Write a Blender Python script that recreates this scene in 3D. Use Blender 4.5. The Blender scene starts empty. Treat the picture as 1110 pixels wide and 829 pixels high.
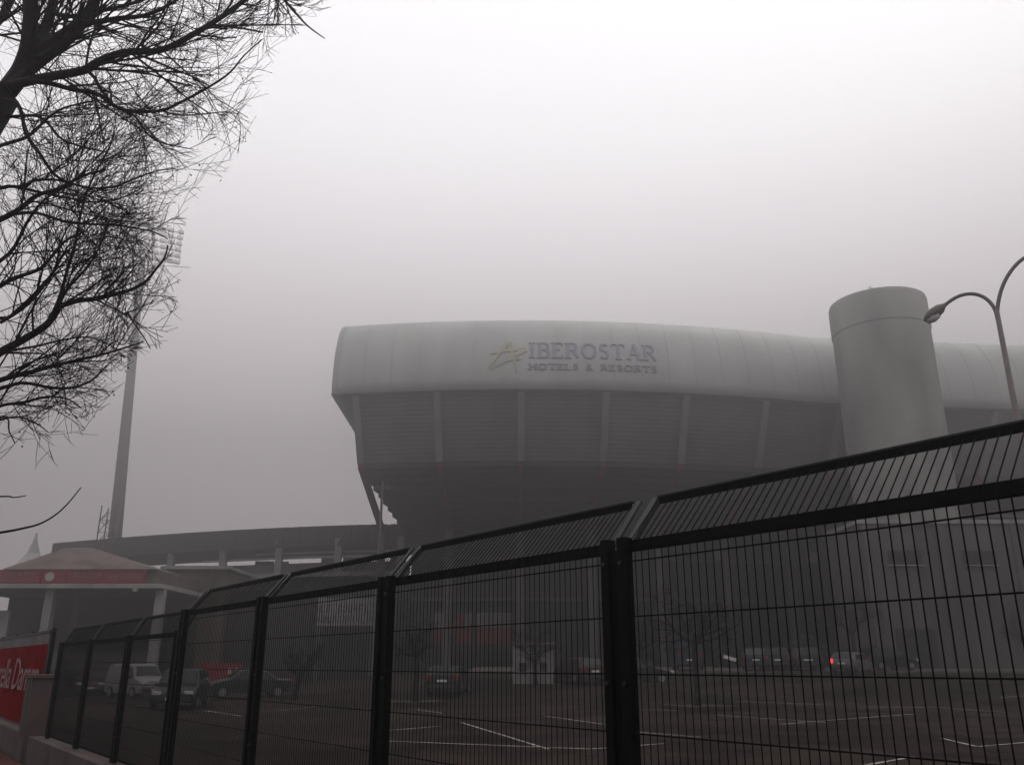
import bpy, bmesh, math, random
from mathutils import Vector, Matrix
from math import radians, sin, cos, pi, hypot, atan
C = bpy.context.scene
COL = C.collection
CAMH = 1.65
# ------------------------------------------------------------------ survey of the place
F = 930.0; CX = 555.0; CY = 414.5; P = atan(305.5/930)
def ray(x, y):
    a = (x-CX)/F; b = (CY-y)/F
    return a, cos(P)-b*sin(P), sin(P)+b*cos(P)
def at(x, y, Y):
    r = ray(x, y); k = Y/r[1]
    return Vector((r[0]*k, Y, r[2]*k+CAMH))
def atH(x, y, h):
    r = ray(x, y); k = h/hypot(r[0], r[1])
    return Vector((r[0]*k, r[1]*k, r[2]*k+CAMH))
def sstep(t):
    t = max(0, min(1, t)); return t*t*(3-2*t)
def gz(X, Y):
    pts = [(-999, 0), (36, 0), (40, .04), (47, .41), (55, .85), (62, 1.25), (70, 1.5), (9999, 1.5)]
    r = 0
    for (a, za), (b, zb) in zip(pts, pts[1:]):
        if a <= Y <= b:
            r = za+(zb-za)*(Y-a)/(b-a); break
    s = .12+.88*sstep((X+24)/22)
    return -.2+r*s
def G(x, y):
    r = ray(x, y); Y = 8.0
    while Y < 200:
        k = Y/r[1]
        if r[2]*k+CAMH <= gz(r[0]*k, Y): break
        Y += .05
    return Vector((r[0]*Y/r[1], Y, gz(r[0]*Y/r[1], Y)))
# ------------------------------------------------------------------ materials
def mat(name, base, rough=.7, var=.15, scale=3.0, metal=0, spec=.3, bump=0, bscale=30, coat=0, stretch=None, alpha=None):
    m = bpy.data.materials.new(name); m.use_nodes = True
    nt = m.node_tree; b = nt.nodes['Principled BSDF']
    b.inputs['Roughness'].default_value = rough; b.inputs['Metallic'].default_value = metal
    b.inputs['Specular IOR Level'].default_value = spec
    if coat: b.inputs['Coat Weight'].default_value = coat
    tc = nt.nodes.new('ShaderNodeTexCoord'); mp = nt.nodes.new('ShaderNodeMapping')
    nt.links.new(tc.outputs['Object'], mp.inputs['Vector'])
    if stretch: mp.inputs['Scale'].default_value = stretch
    n = nt.nodes.new('ShaderNodeTexNoise'); n.inputs['Scale'].default_value = scale; n.inputs['Detail'].default_value = 6
    nt.links.new(mp.outputs[0], n.inputs['Vector'])
    r = nt.nodes.new('ShaderNodeMapRange')
    r.inputs['From Min'].default_value = .3; r.inputs['From Max'].default_value = .7
    r.inputs['To Min'].default_value = 1-var; r.inputs['To Max'].default_value = 1+var
    nt.links.new(n.outputs['Fac'], r.inputs['Value'])
    v = nt.nodes.new('ShaderNodeVectorMath'); v.operation = 'SCALE'
    v.inputs[0].default_value = base
    nt.links.new(r.outputs[0], v.inputs['Scale'])
    nt.links.new(v.outputs[0], b.inputs['Base Color'])
    if bump:
        n2 = nt.nodes.new('ShaderNodeTexNoise'); n2.inputs['Scale'].default_value = bscale; n2.inputs['Detail'].default_value = 8
        nt.links.new(tc.outputs['Object'], n2.inputs['Vector'])
        bp = nt.nodes.new('ShaderNodeBump'); bp.inputs['Strength'].default_value = bump
        nt.links.new(n2.outputs['Fac'], bp.inputs['Height']); nt.links.new(bp.outputs[0], b.inputs['Normal'])
    return m
M = {}
M['asphalt'] = mat('asphalt', (.019, .0128, .0108), .95, .55, .35, spec=.04, bump=.4, bscale=60)
M['paving'] = mat('paving', (.06, .022, .02), .95, .3, 2, spec=.05, bump=.4, bscale=25)
M['paint'] = mat('road_paint', (.24, .215, .20), .85, .6, 2.5, spec=.05)
M['kerb'] = mat('kerb_stone', (.09, .07, .065), .8, .25, 2, bump=.3)
M['concrete'] = mat('concrete', (.30, .29, .28), .85, .2, .35, bump=.25, bscale=12)
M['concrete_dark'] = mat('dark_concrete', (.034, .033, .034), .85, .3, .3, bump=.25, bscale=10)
M['concrete_mid'] = mat('mid_concrete', (.11, .10, .10), .85, .22, .3, bump=.25, bscale=10)
M['rust_tan'] = mat('tan_render', (.135, .10, .087), .9, .3, .6, bump=.2)
M['rib'] = mat('rib_concrete', (.19, .185, .18), .85, .2, .4)
M['tower'] = mat('tower_concrete', (.225, .22, .21), .9, .4, .3, bump=.2, bscale=8, stretch=(1, 1, .35))
M['darkpale'] = mat('weathered_panel', (.16, .15, .15), .7, .25, .8)
M['shell'] = mat('shell_cladding', (.40, .405, .39), .5, .10, .25, metal=.0, spec=.4, bump=.05, bscale=3, stretch=(1, 1, .15))
M['red'] = mat('red_steel', (.16, .018, .022), .5, .2, 1)
M['redban'] = mat('red_banner_cloth', (.125, .001, .0025), .95, .18, 1.5, spec=0)
M['whiteprint'] = mat('white_print', (.62, .58, .56), .6, .15, 4)
M['bannerprint'] = mat('banner_print', (.24, .16, .16), .9, .25, 4, spec=0)
M['goldprint'] = mat('gold_print', (.37, .36, .27), .6, .2, 3)
M['blueprint'] = mat('navy_print', (.245, .25, .31), .6, .1, 3)
M['greyprint'] = mat('grey_print', (.03, .03, .035), .6, .2, 3)
M['cloth'] = mat('white_banner_cloth', (.26, .255, .26), .7, .15, 1)
M['green'] = mat('fence_coating', (.0028, .004, .0038), .6, .25, 8, spec=.04, bump=.1, bscale=80)
M['galv'] = mat('galvanised_angle', (.017, .020, .018), .55, .3, 10, metal=.2, spec=.3, bump=.15, bscale=60)
M['plinth'] = mat('plinth_concrete', (.06, .042, .038), .9, .3, 1.4, bump=.5, bscale=14)
M['bark'] = mat('bark', (.007, .0055, .0055), .9, .35, 8, bump=.8, bscale=40)
M['pole'] = mat('lamp_paint', (.10, .085, .08), .5, .15, 4, metal=.3)
M['dark'] = mat('dark_metal', (.03, .03, .032), .6, .2, 4)
M['glass'] = mat('dark_glass', (.010, .011, .012), .12, .1, 1, spec=.3)
M['tyre'] = mat('tyre_rubber', (.012, .012, .012), .85, .1, 9)
M['rim'] = mat('alloy', (.25, .25, .26), .35, .1, 6, metal=.7)
M['lampglass'] = mat('lamp_glass', (.45, .45, .45), .15, .1, 4, spec=.7)
M['plate'] = mat('plate', (.55, .55, .52), .5, .05, 4)
M['hut'] = mat('hut_render', (.19, .18, .175), .8, .12, .8)
M['soil'] = mat('soil', (.03, .02, .016), .95, .4, 5, bump=.6)
M['pale'] = mat('pale_panel', (.45, .44, .43), .6, .15, .7)
M['palewin'] = mat('frosted_window', (.35, .35, .34), .25, .12, 1.2, spec=.6)
M['hedge'] = mat('hedge_leaf', (.022, .028, .018), .9, .5, 2)
def paint(n, c): 
    M[n] = mat(n, c, .4, .08, 1, spec=.2); return n
paint('car_black', (.012, .013, .016)); paint('car_white', (.17, .165, .16)); paint('car_grey', (.022, .024, .026))
paint('car_silver', (.11, .11, .11)); paint('car_maroon', (.03, .008, .009)); paint('car_navy', (.015, .02, .04))
m = bpy.data.materials.new('lit_tail_lamp'); m.use_nodes = True; b = m.node_tree.nodes['Principled BSDF']
b.inputs['Base Color'].default_value = (.5, .02, .02, 1); b.inputs['Emission Color'].default_value = (1, .05, .08, 1); b.inputs['Emission Strength'].default_value = 1.6
M['taillit'] = m
M['tail'] = mat('tail_lamp', (.18, .01, .012), .25, .1, 4, spec=.6)
def patches(m, amt=.35):
    nt = m.node_tree; b = nt.nodes['Principled BSDF']; src = b.inputs['Base Color'].links[0].from_socket
    tc = nt.nodes.new('ShaderNodeTexCoord'); v = nt.nodes.new('ShaderNodeTexVoronoi'); v.inputs['Scale'].default_value = .16; v.distance = 'CHEBYCHEV'
    nt.links.new(tc.outputs['Object'], v.inputs['Vector'])
    sp = nt.nodes.new('ShaderNodeSeparateColor'); nt.links.new(v.outputs['Color'], sp.inputs[0])
    mr = nt.nodes.new('ShaderNodeMapRange'); mr.inputs['To Min'].default_value = 1-amt; mr.inputs['To Max'].default_value = 1+amt; nt.links.new(sp.outputs[0], mr.inputs['Value'])
    n = nt.nodes.new('ShaderNodeTexNoise'); n.inputs['Scale'].default_value = 1.6; n.inputs['Detail'].default_value = 5; nt.links.new(tc.outputs['Object'], n.inputs['Vector'])
    st = nt.nodes.new('ShaderNodeMapRange'); st.inputs['From Min'].default_value = .56; st.inputs['From Max'].default_value = .68; st.inputs['To Min'].default_value = 1; st.inputs['To Max'].default_value = .45; nt.links.new(n.outputs['Fac'], st.inputs['Value'])
    mu = nt.nodes.new('ShaderNodeMath'); mu.operation = 'MULTIPLY'; nt.links.new(mr.outputs[0], mu.inputs[0]); nt.links.new(st.outputs[0], mu.inputs[1])
    vm = nt.nodes.new('ShaderNodeVectorMath'); vm.operation = 'SCALE'; nt.links.new(src, vm.inputs[0]); nt.links.new(mu.outputs[0], vm.inputs['Scale']); nt.links.new(vm.outputs[0], b.inputs['Base Color'])
patches(M['asphalt'])
def streaks(m, amt=.4, sc=(1.2, 1.2, .05)):
    # rain streaks and grime running down a surface
    nt = m.node_tree; b = nt.nodes['Principled BSDF']; src = b.inputs['Base Color'].links[0].from_socket
    tc = nt.nodes.new('ShaderNodeTexCoord'); mp = nt.nodes.new('ShaderNodeMapping'); mp.inputs['Scale'].default_value = sc; nt.links.new(tc.outputs['Object'], mp.inputs[0])
    n = nt.nodes.new('ShaderNodeTexNoise'); n.inputs['Scale'].default_value = 1; n.inputs['Detail'].default_value = 7; nt.links.new(mp.outputs[0], n.inputs['Vector'])
    mr = nt.nodes.new('ShaderNodeMapRange'); mr.inputs['From Min'].default_value = .42; mr.inputs['From Max'].default_value = .68; mr.inputs['To Min'].default_value = 1; mr.inputs['To Max'].default_value = 1-amt; nt.links.new(n.outputs['Fac'], mr.inputs['Value'])
    vm = nt.nodes.new('ShaderNodeVectorMath'); vm.operation = 'SCALE'; nt.links.new(src, vm.inputs[0]); nt.links.new(mr.outputs[0], vm.inputs['Scale']); nt.links.new(vm.outputs[0], b.inputs['Base Color'])
streaks(M['tower'], .14, (.7, .7, .06)); streaks(M['shell'], .07, (.5, .25, .12)); streaks(M['concrete_mid'], .35); streaks(M['concrete_dark'], .35); streaks(M['concrete'], .3); streaks(M['rust_tan'], .35); streaks(M['plinth'], .5, (3, 3, .8))
# ------------------------------------------------------------------ mesh helpers
class MB:
    def __init__(s): s.v = []; s.f = []
    def add(s, vs, fs):
        o = len(s.v); s.v += [tuple(q) for q in vs]; s.f += [tuple(i+o for i in f) for f in fs]; return s
    def box(s, c, size, M3=None):
        hx, hy, hz = [q/2 for q in size]
        vs = [Vector((x, y, z)) for z in (-hz, hz) for y in (-hy, hy) for x in (-hx, hx)]
        if M3 is not None: vs = [M3 @ v for v in vs]
        c = Vector(c)
        return s.add([v+c for v in vs], [(0, 2, 3, 1), (4, 5, 7, 6), (0, 1, 5, 4), (2, 6, 7, 3), (0, 4, 6, 2), (1, 3, 7, 5)])
    def bar(s, a, b, w, h=None, up=Vector((0, 0, 1))):
        a = Vector(a); b = Vector(b); h = h or w
        d = (b-a); L = d.length
        if L < 1e-6: return s
        d.normalize()
        u = up if abs(d.dot(up)) < .98 else Vector((1, 0, 0))
        x = d.cross(u).normalized(); z = x.cross(d)
        m3 = Matrix((x, d, z)).transposed()
        return s.box((a+b)/2, (w, L, h), m3)
    def tube(s, pts, rads, n=6, cap=True):
        pts = [Vector(p) for p in pts]; rings = []
        prev = None
        for i, p in enumerate(pts):
            t = (pts[min(i+1, len(pts)-1)]-pts[max(i-1, 0)])
            if t.length < 1e-9: t = Vector((0, 0, 1))
            t.normalize()
            if prev is None:
                x = t.orthogonal().normalized()
            else:
                x = (prev-t*prev.dot(t))
                x = x.normalized() if x.length > 1e-6 else t.orthogonal().normalized()
            prev = x; y = t.cross(x)
            r = rads[i] if hasattr(rads, '__len__') else rads
            rings.append([p+x*r*cos(2*pi*k/n)+y*r*sin(2*pi*k/n) for k in range(n)])
        o = len(s.v)
        for R_ in rings: s.v += [tuple(q) for q in R_]
        for i in range(len(rings)-1):
            for k in range(n):
                a = o+i*n+k; b = o+i*n+(k+1) % n
                s.f.append((a, b, b+n, a+n))
        if cap:
            s.f.append(tuple(o+k for k in range(n))[::-1]); s.f.append(tuple(o+(len(rings)-1)*n+k for k in range(n)))
        return s
    def lathe(s, prof, c=(0, 0, 0), n=48, axis=None):
        o = len(s.v); c = Vector(c)
        for r, z in prof:
            for k in range(n):
                v = Vector((r*cos(2*pi*k/n), r*sin(2*pi*k/n), z))
                if axis is not None: v = axis @ v
                s.v.append(tuple(v+c))
        for i in range(len(prof)-1):
            for k in range(n):
                a = o+i*n+k; b = o+i*n+(k+1) % n
                s.f.append((a, b, b+n, a+n))
        s.f.append(tuple(o+k for k in range(n))[::-1]); s.f.append(tuple(o+(len(prof)-1)*n+k for k in range(n)))
        return s
    def prism(s, poly, y0, y1, fn=None):   # poly in (x,z), extruded on y
        n = len(poly)
        vs = [Vector((x, y0, z)) for x, z in poly]+[Vector((x, y1, z)) for x, z in poly]
        if fn: vs = [fn(v) for v in vs]
        return s.add(vs, [tuple(range(n)), tuple(range(n, 2*n))[::-1]]+[(i, i+n, (i+1) % n+n, (i+1) % n) for i in range(n)])
    def grid(s, fn, nu, nv):
        o = len(s.v)
        for j in range(nv+1):
            for i in range(nu+1): s.v.append(tuple(fn(i/nu, j/nv)))
        for j in range(nv):
            for i in range(nu):
                a = o+j*(nu+1)+i; s.f.append((a, a+1, a+nu+2, a+nu+1))
        return s
    def build(s, name, m, parent=None, smooth=False, bevel=0):
        me = bpy.data.meshes.new(name); me.from_pydata(s.v, [], s.f); me.validate(); me.update()
        bm = bmesh.new(); bm.from_mesh(me); bmesh.ops.recalc_face_normals(bm, faces=bm.faces); bm.to_mesh(me); bm.free()
        if m is not None: me.materials.append(m if not isinstance(m, str) else M[m])
        if smooth:
            for p in me.polygons: p.use_smooth = True
        o = bpy.data.objects.new(name, me); COL.objects.link(o)
        if parent is not None: o.parent = parent
        if bevel:
            md = o.modifiers.new('bevel', 'BEVEL'); md.width = bevel; md.segments = 2; md.limit_method = 'ANGLE'
        return o
def tag(o, label=None, cat=None, group=None, kind=None):
    if label: o['label'] = label
    if cat: o['category'] = cat
    if group: o['group'] = group
    if kind: o['kind'] = kind
    return o
def thing(name, label, cat, loc=(0, 0, 0), rz=0, group=None):
    o = bpy.data.objects.new(name, None); COL.objects.link(o); o.location = loc; o.rotation_euler = (0, 0, rz)
    o.empty_display_size = .3
    return tag(o, label, cat, group)
def setting(o): o['kind'] = 'structure'; return o
def copy_tree(o, parent=None):
    c = o.copy(); COL.objects.link(c)
    if parent is not None: c.parent = parent
    for ch in list(o.children): copy_tree(ch, c)
    return c
def text_mesh(body, size, shear=0, depth=0, font_space=1.0):
    cu = bpy.data.curves.new('t', 'FONT'); cu.body = body; cu.size = size; cu.shear = shear; cu.extrude = depth
    cu.align_x = 'LEFT'; cu.resolution_u = 3; cu.space_character = font_space
    o = bpy.data.objects.new('t', cu); COL.objects.link(o)
    bpy.context.view_layer.update()
    dg = bpy.context.evaluated_depsgraph_get(); me = bpy.data.meshes.new_from_object(o.evaluated_get(dg))
    bm = bmesh.new(); bm.from_mesh(me)
    bmesh.ops.triangulate(bm, faces=bm.faces)
    vs = [v.co.copy() for v in bm.verts]; fs = [tuple(v.index for v in f.verts) for f in bm.faces]; bm.free()
    bpy.data.objects.remove(o)
    return vs, fs
# ------------------------------------------------------------------ ground
xs = [-168, -130, -100]+[-80+4*i for i in range(41)]+[100, 130, 168]
ys = [-58, -30, 0, 20, 30]+[34+1.0*i for i in range(40)]+[80, 90, 110, 150, 188]
g = MB(); nx = len(xs)
for y in ys:
    for x in xs: g.v.append((x, y, gz(x, y)))
for j in range(len(ys)-1):
    for i in range(nx-1):
        a = j*nx+i; g.f.append((a, a+1, a+nx+1, a+nx))
setting(g.build('ground', 'asphalt', smooth=True))
# fence axes
AZ = math.atan2(720, hypot(305.5, 930))
Dv = Vector((-sin(AZ), cos(AZ), 0)); Nv = Vector((cos(AZ), sin(AZ), 0)); FD = 3.1
def FP(t, n, z): # t,n in metres along the fence and away from its line, z above camera level
    return Dv*t+Nv*(FD+n)+Vector((0, 0, CAMH+z))
# pavement slab on this side
pv = MB(); q = [FP(-40, -.32, 0), FP(95, -.32, 0), FP(95, -14, 0), FP(-40, -14, 0)]
vs = [Vector((p.x, p.y, 0)) for p in q]+[Vector((p.x, p.y, -.3)) for p in q]
pv.add(vs, [(0, 1, 2, 3), (7, 6, 5, 4), (0, 4, 5, 1), (1, 5, 6, 2), (2, 6, 7, 3), (3, 7, 4, 0)])
setting(pv.build('pavement', 'paving'))
# bay lines on the car park
def strip(mb, a, b, w=.12):
    a = Vector((a.x, a.y)); b = Vector((b.x, b.y)); d = b-a; L = d.length; d.normalize(); n = Vector((-d.y, d.x))*w/2
    k = max(1, int(L/.8)); o = len(mb.v)
    for i in range(k+1):
        p = a+d*L*i/k
        for s_ in (-1, 1):
            q = p+n*s_; mb.v.append((q.x, q.y, gz(q.x, q.y)+.012))
    for i in range(k):
        mb.f.append((o+2*i, o+2*i+1, o+2*i+3, o+2*i+2))
ln = MB()
for x0, y0, x1, y1 in [(500, 783, 594, 812), (415, 803, 640, 812), (405, 793, 478, 787), (452, 769, 480, 773), (591, 776, 655, 785),
                       (684, 793, 760, 799), (775, 775, 896, 783), (847, 785, 905, 780), (930, 831, 990, 820.5), (936, 766, 1020, 766.5),
                       (1060, 809.5, 1115, 804.5), (1084, 756, 1115, 754), (684, 768, 735, 770), (300, 770, 345, 765), (222, 770, 262, 776),
                       (640, 812, 720, 806), (905, 780, 990, 774), (800, 760, 900, 764), (1020, 766.5, 1090, 772), (1060, 809.5, 1020, 800)]:
    strip(ln, G(x0, y0), G(x1, y1), .10)
setting(ln.build('road_markings', 'paint'))
# kerb and raised pavement at the far side
def far_strip():
    mb = MB(); n = 40
    X0, X1 = -3.0, 70
    def top(u, v):
        x = X0+(X1-X0)*u; y = 63+v*22+max(0, x-20)*.0
        return Vector((x, y, gz(x, y)+.14))
    mb.grid(top, n, 12)
    mb.grid(lambda u, v: Vector((X0+(X1-X0)*u, 63, gz(X0+(X1-X0)*u, 63)+.14-v*.4)), n, 1)
    return mb
setting(far_strip().build('far_pavement', 'kerb'))
# ------------------------------------------------------------------ the fence
def make_fence(name, label, posts, ztop, arm_n, arm_z, zbot, wires):
    root = thing(name, label, 'fence', (0, 0, 0))
    zb = zbot
    for t in posts:
        for s_ in (-1, 1):
            p = MB(); c = FP(t+s_*.062, 0, (ztop+zb)/2)
            R3 = Matrix.Rotation(math.atan2(Dv.y, Dv.x), 3, 'Z')
            p.box(c, (.058, .06, ztop-zb+.02), R3).build('post', 'green', root, bevel=.004)
            a = MB(); e0 = FP(t+s_*.062, .035, ztop-.02); e1 = FP(t+s_*.062, arm_n+.03, arm_z+.02)
            a.bar(e0, e1, .045, .014, up=Vector((0, 0, 1)))
            a.bar(e0+Dv*s_*.02+Vector((0, 0, -.014)), e1+Dv*s_*.02+Vector((0, 0, -.014)), .006, .03)
            a.build('arm', 'galv', root)
        k = MB()
        k.box(FP(t, .0, (ztop+zb)/2), (.066, .02, ztop-zb-.1), R3).build('post_infill', 'green', root)
        bl = MB()
        for zz in (ztop-.12, ztop-.7, ztop-1.3):
            for s_ in (-1, 1):
                MB().tube([FP(t+s_*.062, -.03, zz), FP(t+s_*.062, -.042, zz)], .011, 8).build('bolt', 'galv', root)
    for t0, t1 in zip(posts, posts[1:]):
        a = t0+.095; b = t1-.095; n = int(round((b-a)/.0455)); w = MB()
        top = ztop-.016; rr = random.Random(int(t0*100))
        for i in range(n+1):
            t = a+(b-a)*i/n; j = rr.uniform(-.0015, .0015)
            w.bar(FP(t, 0, zb+.02), FP(t+j, 0, top+rr.uniform(0, .012)), .0042, .0042)
        for z in wires: w.bar(FP(a-.03, -.006, z), FP(b+.03, -.006, z), .0055, .0065)
        w.build('mesh_panel', 'green', root)
        w = MB()
        for i in range(n+1):
            t = a+(b-a)*i/n
            w.bar(FP(t, .012, ztop-.01), FP(t, arm_n, arm_z-.005+rr.uniform(-.004, .004)), .0042, .0042)
        w.build('arm_panel', 'green', root)
        MB().bar(FP(a-.035, .035, ztop-.032), FP(b+.035, .035, ztop-.032), .03, .058).build('beam', 'green', root, bevel=.003)
        MB().bar(FP(a-.02, .035, zb+.03), FP(b+.02, .035, zb+.03), .02, .03).build('bottom_rail', 'green', root)
        r_ = MB(); r_.bar(FP(a+.01, arm_n+.012, arm_z), FP(b-.01, arm_n+.012, arm_z), .008, .036)
        r_.build('top_rail', 'green', root)
        MB().bar(FP(a+.0, arm_n+.024, arm_z+.024), FP(b, arm_n+.024, arm_z+.024), .034, .008).build('rail_cap', 'galv', root)
    return root
posts = [FD*(1.066+.8*i) for i in range(-4, 4)]
PL = -.408*FD
make_fence('mesh_fence', 'dark green welded mesh fence in tall bays with outward tilted top', posts, .197*FD, .07*FD, .268*FD, PL+.03,
           [z*FD for z in (.160, .073, -.0145, -.101, -.187, -.273, -.36)])
posts2 = [posts[-1]+.17]+[FD*(1.066+.8*i) for i in (4, 5, 6)]
make_fence('mesh_fence', 'lower dark mesh fence section beside the concrete pillar and red banner', posts2, .122*FD, .045*FD, .197*FD, PL+.03,
           [z*FD for z in (.095, .01, -.08, -.165, -.25, -.335)])
# plinth
R3 = Matrix.Rotation(math.atan2(Dv.y, Dv.x), 3, 'Z')
pl = MB()
t = -8.0
while t < 18.2:
    L = 2.48; pl.box(FP(t+L/2, -.02, PL-.30), (L-.012, .30, .62), R3); t += 2.48
tag(pl.build('plinth_wall', 'plinth', bevel=.012), 'low cast concrete plinth wall carrying the mesh fence', 'wall')
pr = thing('concrete_pillar', 'short square concrete pillar with coping between mesh fence and red banner', 'pillar')
MB().box(FP(19.35, -.05, (PL-.08*FD)/2-.25), (.62, .42, (-.08*FD-PL)+.5), R3).build('shaft', 'plinth', pr, bevel=.01)
MB().box(FP(19.35, -.05, -.08*FD+.035), (.7, .5, .07), R3).build('coping', 'plinth', pr, bevel=.01)
MB().box(FP(19.35, -.265, -.78), (.40, .012, .95), R3).build('panel', 'concrete_dark', pr)
pl = MB()
for i in range(6): pl.box(FP(19.75+1.25+i*2.5, -.02, PL-.28), (2.48, .3, .6), R3)
tag(pl.build('plinth_wall', 'plinth', bevel=.012), 'concrete plinth wall running below the red banner', 'wall')
sf = thing('panel_fence', 'grey sheet metal fence standing behind the red banner', 'fence')
for i in range(6):
    MB().box(FP(19.9+1.25+i*2.5, .06, -.05*FD+.0), (2.46, .03, .5*FD), R3).build('sheet_panel', 'concrete_mid', sf)
    MB().box(FP(19.9+i*2.5, .12, -.05*FD), (.07, .07, .55*FD), R3).build('post', 'green', sf)
MB().bar(FP(19.8, .06, .205*FD), FP(35, .06, .205*FD), .06, .05).build('top_rail', 'galv', sf)
# banner (cloth with slight billow)
bn = thing('advertising_banner', 'red cloth banner with white script and golden star tied to the fence', 'banner')
def bw(u, v):
    tt = 19.5+u*10.5; z = -.37*FD+v*.495*FD
    return FP(tt, -.02-.018*sin(u*40)*sin(v*3.1)-.012*sin(u*97+v*5), z)
MB().grid(bw, 160, 12).build('cloth', 'redban', bn, smooth=True)
vs, fs = text_mesh('Estrella Damm', 1.0, shear=.18, font_space=.92)
mx = max(v.x for v in vs)
tw = 7.2
wr = MB(); wr.add([FP(19.75+tw*(1-v.x/mx), -.062, -.30*FD+.42+(v.y)*.95) for v in vs], fs)
wr.build('lettering', 'bannerprint', bn)
st = MB(); cpt = (28.7, -.1)
pts = []
for k in range(10):
    r_ = .5 if k % 2 == 0 else .2; a_ = pi/2+k*pi/5
    pts.append(FP(cpt[0]+r_*cos(a_), -.062, cpt[1]+r_*sin(a_)))
st.add(pts+[FP(cpt[0], -.062, cpt[1])], [(k, (k+1) % 10, 10) for k in range(10)])
st.build('star', 'goldprint', bn)
# ------------------------------------------------------------------ main stand
def plan(x):
    if x < 31: return 75+((x-1)**2)/190
    return 79.74+(x-31)*.10
prof = [(0.25, 23.9), (0, 24), (-.15, 25), (-.1, 26.2), (.1, 27.4), (.45, 28.6), (.95, 29.7), (1.6, 30.7), (2.4, 31.55), (3.4, 32.2), (4.8, 32.75), (7, 33.2), (11, 33.5), (22, 33.7), (30, 33.0), (30, 24), (24, 23.4)]
XL, XR = -16.9, 78.0
def shell_pt(x, o, z): return Vector((x, plan(x)+o, z+CAMH))
stand = thing('stadium_stand', 'huge curved stadium stand with pale rounded roof shell over dark stepped underside', 'stadium', (0, 85, gz(0, 85)))
INV = Matrix.Translation(-stand.location)
def local(mb):
    mb.v = [(x-stand.location.x, y-stand.location.y, z-stand.location.z) for x, y, z in mb.v]; return mb
sh = MB(); nseg = 76
segs = [XL+(XR-XL)*i/nseg for i in range(nseg+1)]
for i in range(nseg):
    for k in range(len(prof)-1):
        pass
o0 = 0
for x in segs:
    for (o, z) in prof: sh.v.append(tuple(shell_pt(x, o, z)))
n = len(prof)
for i in range(nseg):
    for k in range(n-1):
        a = i*n+k; sh.f.append((a, a+1, a+n+1, a+n))
    sh.f.append((i*n+n-1, i*n, (i+1)*n, (i+1)*n+n-1))
sh.f.append(tuple(range(n))); sh.f.append(tuple(nseg*n+k for k in range(n))[::-1])
shell = local(sh).build('roof_shell', 'shell', stand)
for p in shell.data.polygons:
    if len(p.vertices) == 4: p.use_smooth = True
# cladding seams: slim standing seams over the shell
sm = MB()
x = XL+.4
while x < XR:
    for (o1, z1), (o2, z2) in zip(prof[1:12], prof[2:13]):
        sm.bar(shell_pt(x, o1-.02, z1), shell_pt(x, o2-.02, z2+.0), .025, .03)
    local(sm).build('seam', 'shell', stand); sm = MB()
    x += 2.6
sm = MB()
for k in range(nseg): sm.bar(shell_pt(segs[k], -.06, 23.96), shell_pt(segs[k+1], -.06, 23.96), .14, .12)
local(sm).build('gutter', 'concrete_mid', stand)
# underside
def taper(o): return 1-.0090*o
def under(x, o, z): return Vector((x*taper(o), plan(x)+o, z+CAMH))
NST = 20
steps = [(.5, 23.95), (.75, 21.9), (1.15, 19.9), (1.6, 18.0)]
sec = []
NR = 16
for i in range(NR):
    o1 = .5+2.7*i/NR; o2 = .5+2.7*(i+1)/NR; z1 = 23.95-5.95*i/NR; z2 = 23.95-5.95*(i+1)/NR
    sec += [(o1, z1), (o2-.05, z2+.03)]
o = 3.2; z = 18.0; dz = .5; do = dz/.55
while z > 9.6:
    sec += [(o, z), (o+.0, z-dz)]; sec += [(o+do, z-dz)]
    o += do; z -= dz
    sec.pop()
sec.append((o, z)); OMAX = o; ZMIN = z
def xleft(o): return -15.0 + (2.4*max(0, o-3.2)/8 if o < 11.2 else 2.4+.25*(min(o, 16)-11.2))
mb = MB(); nu = 60
def urow(o, z):
    xl = xleft(o); return [under(xl+(XR-2-xl)*i/nu, o, z) for i in range(nu+1)]
for (o, z) in sec: mb.v += [tuple(q) for q in urow(o, z)]
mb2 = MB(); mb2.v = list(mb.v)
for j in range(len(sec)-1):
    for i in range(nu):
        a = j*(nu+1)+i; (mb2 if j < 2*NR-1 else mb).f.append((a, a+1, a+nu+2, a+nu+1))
M['fog_toned_wall'] = mat('ribbed_fog_toned_wall', (.12, .12, .122), .8, .22, .35, stretch=(1, 1, .4))  # paler than the terrace below: fog thickening with height put into the colour
local(mb2).build('fog_toned_wall', 'fog_toned_wall', stand)
# left flank
back = [tuple(under(xleft(o), 24, z)) for o, z in sec]
b0 = len(mb.v); mb.v += back
for j in range(len(sec)-1):
    mb.f.append((j*(nu+1), (j+1)*(nu+1), b0+j+1, b0+j))
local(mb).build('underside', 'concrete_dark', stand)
# inner wall under the terrace
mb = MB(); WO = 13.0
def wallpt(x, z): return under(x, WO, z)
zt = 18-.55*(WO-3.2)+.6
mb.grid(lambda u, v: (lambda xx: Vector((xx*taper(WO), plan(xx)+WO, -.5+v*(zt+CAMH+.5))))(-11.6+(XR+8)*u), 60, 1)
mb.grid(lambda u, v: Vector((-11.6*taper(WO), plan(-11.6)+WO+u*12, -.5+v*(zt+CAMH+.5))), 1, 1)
local(mb).build('inner_wall', 'concrete_dark', stand)
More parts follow.
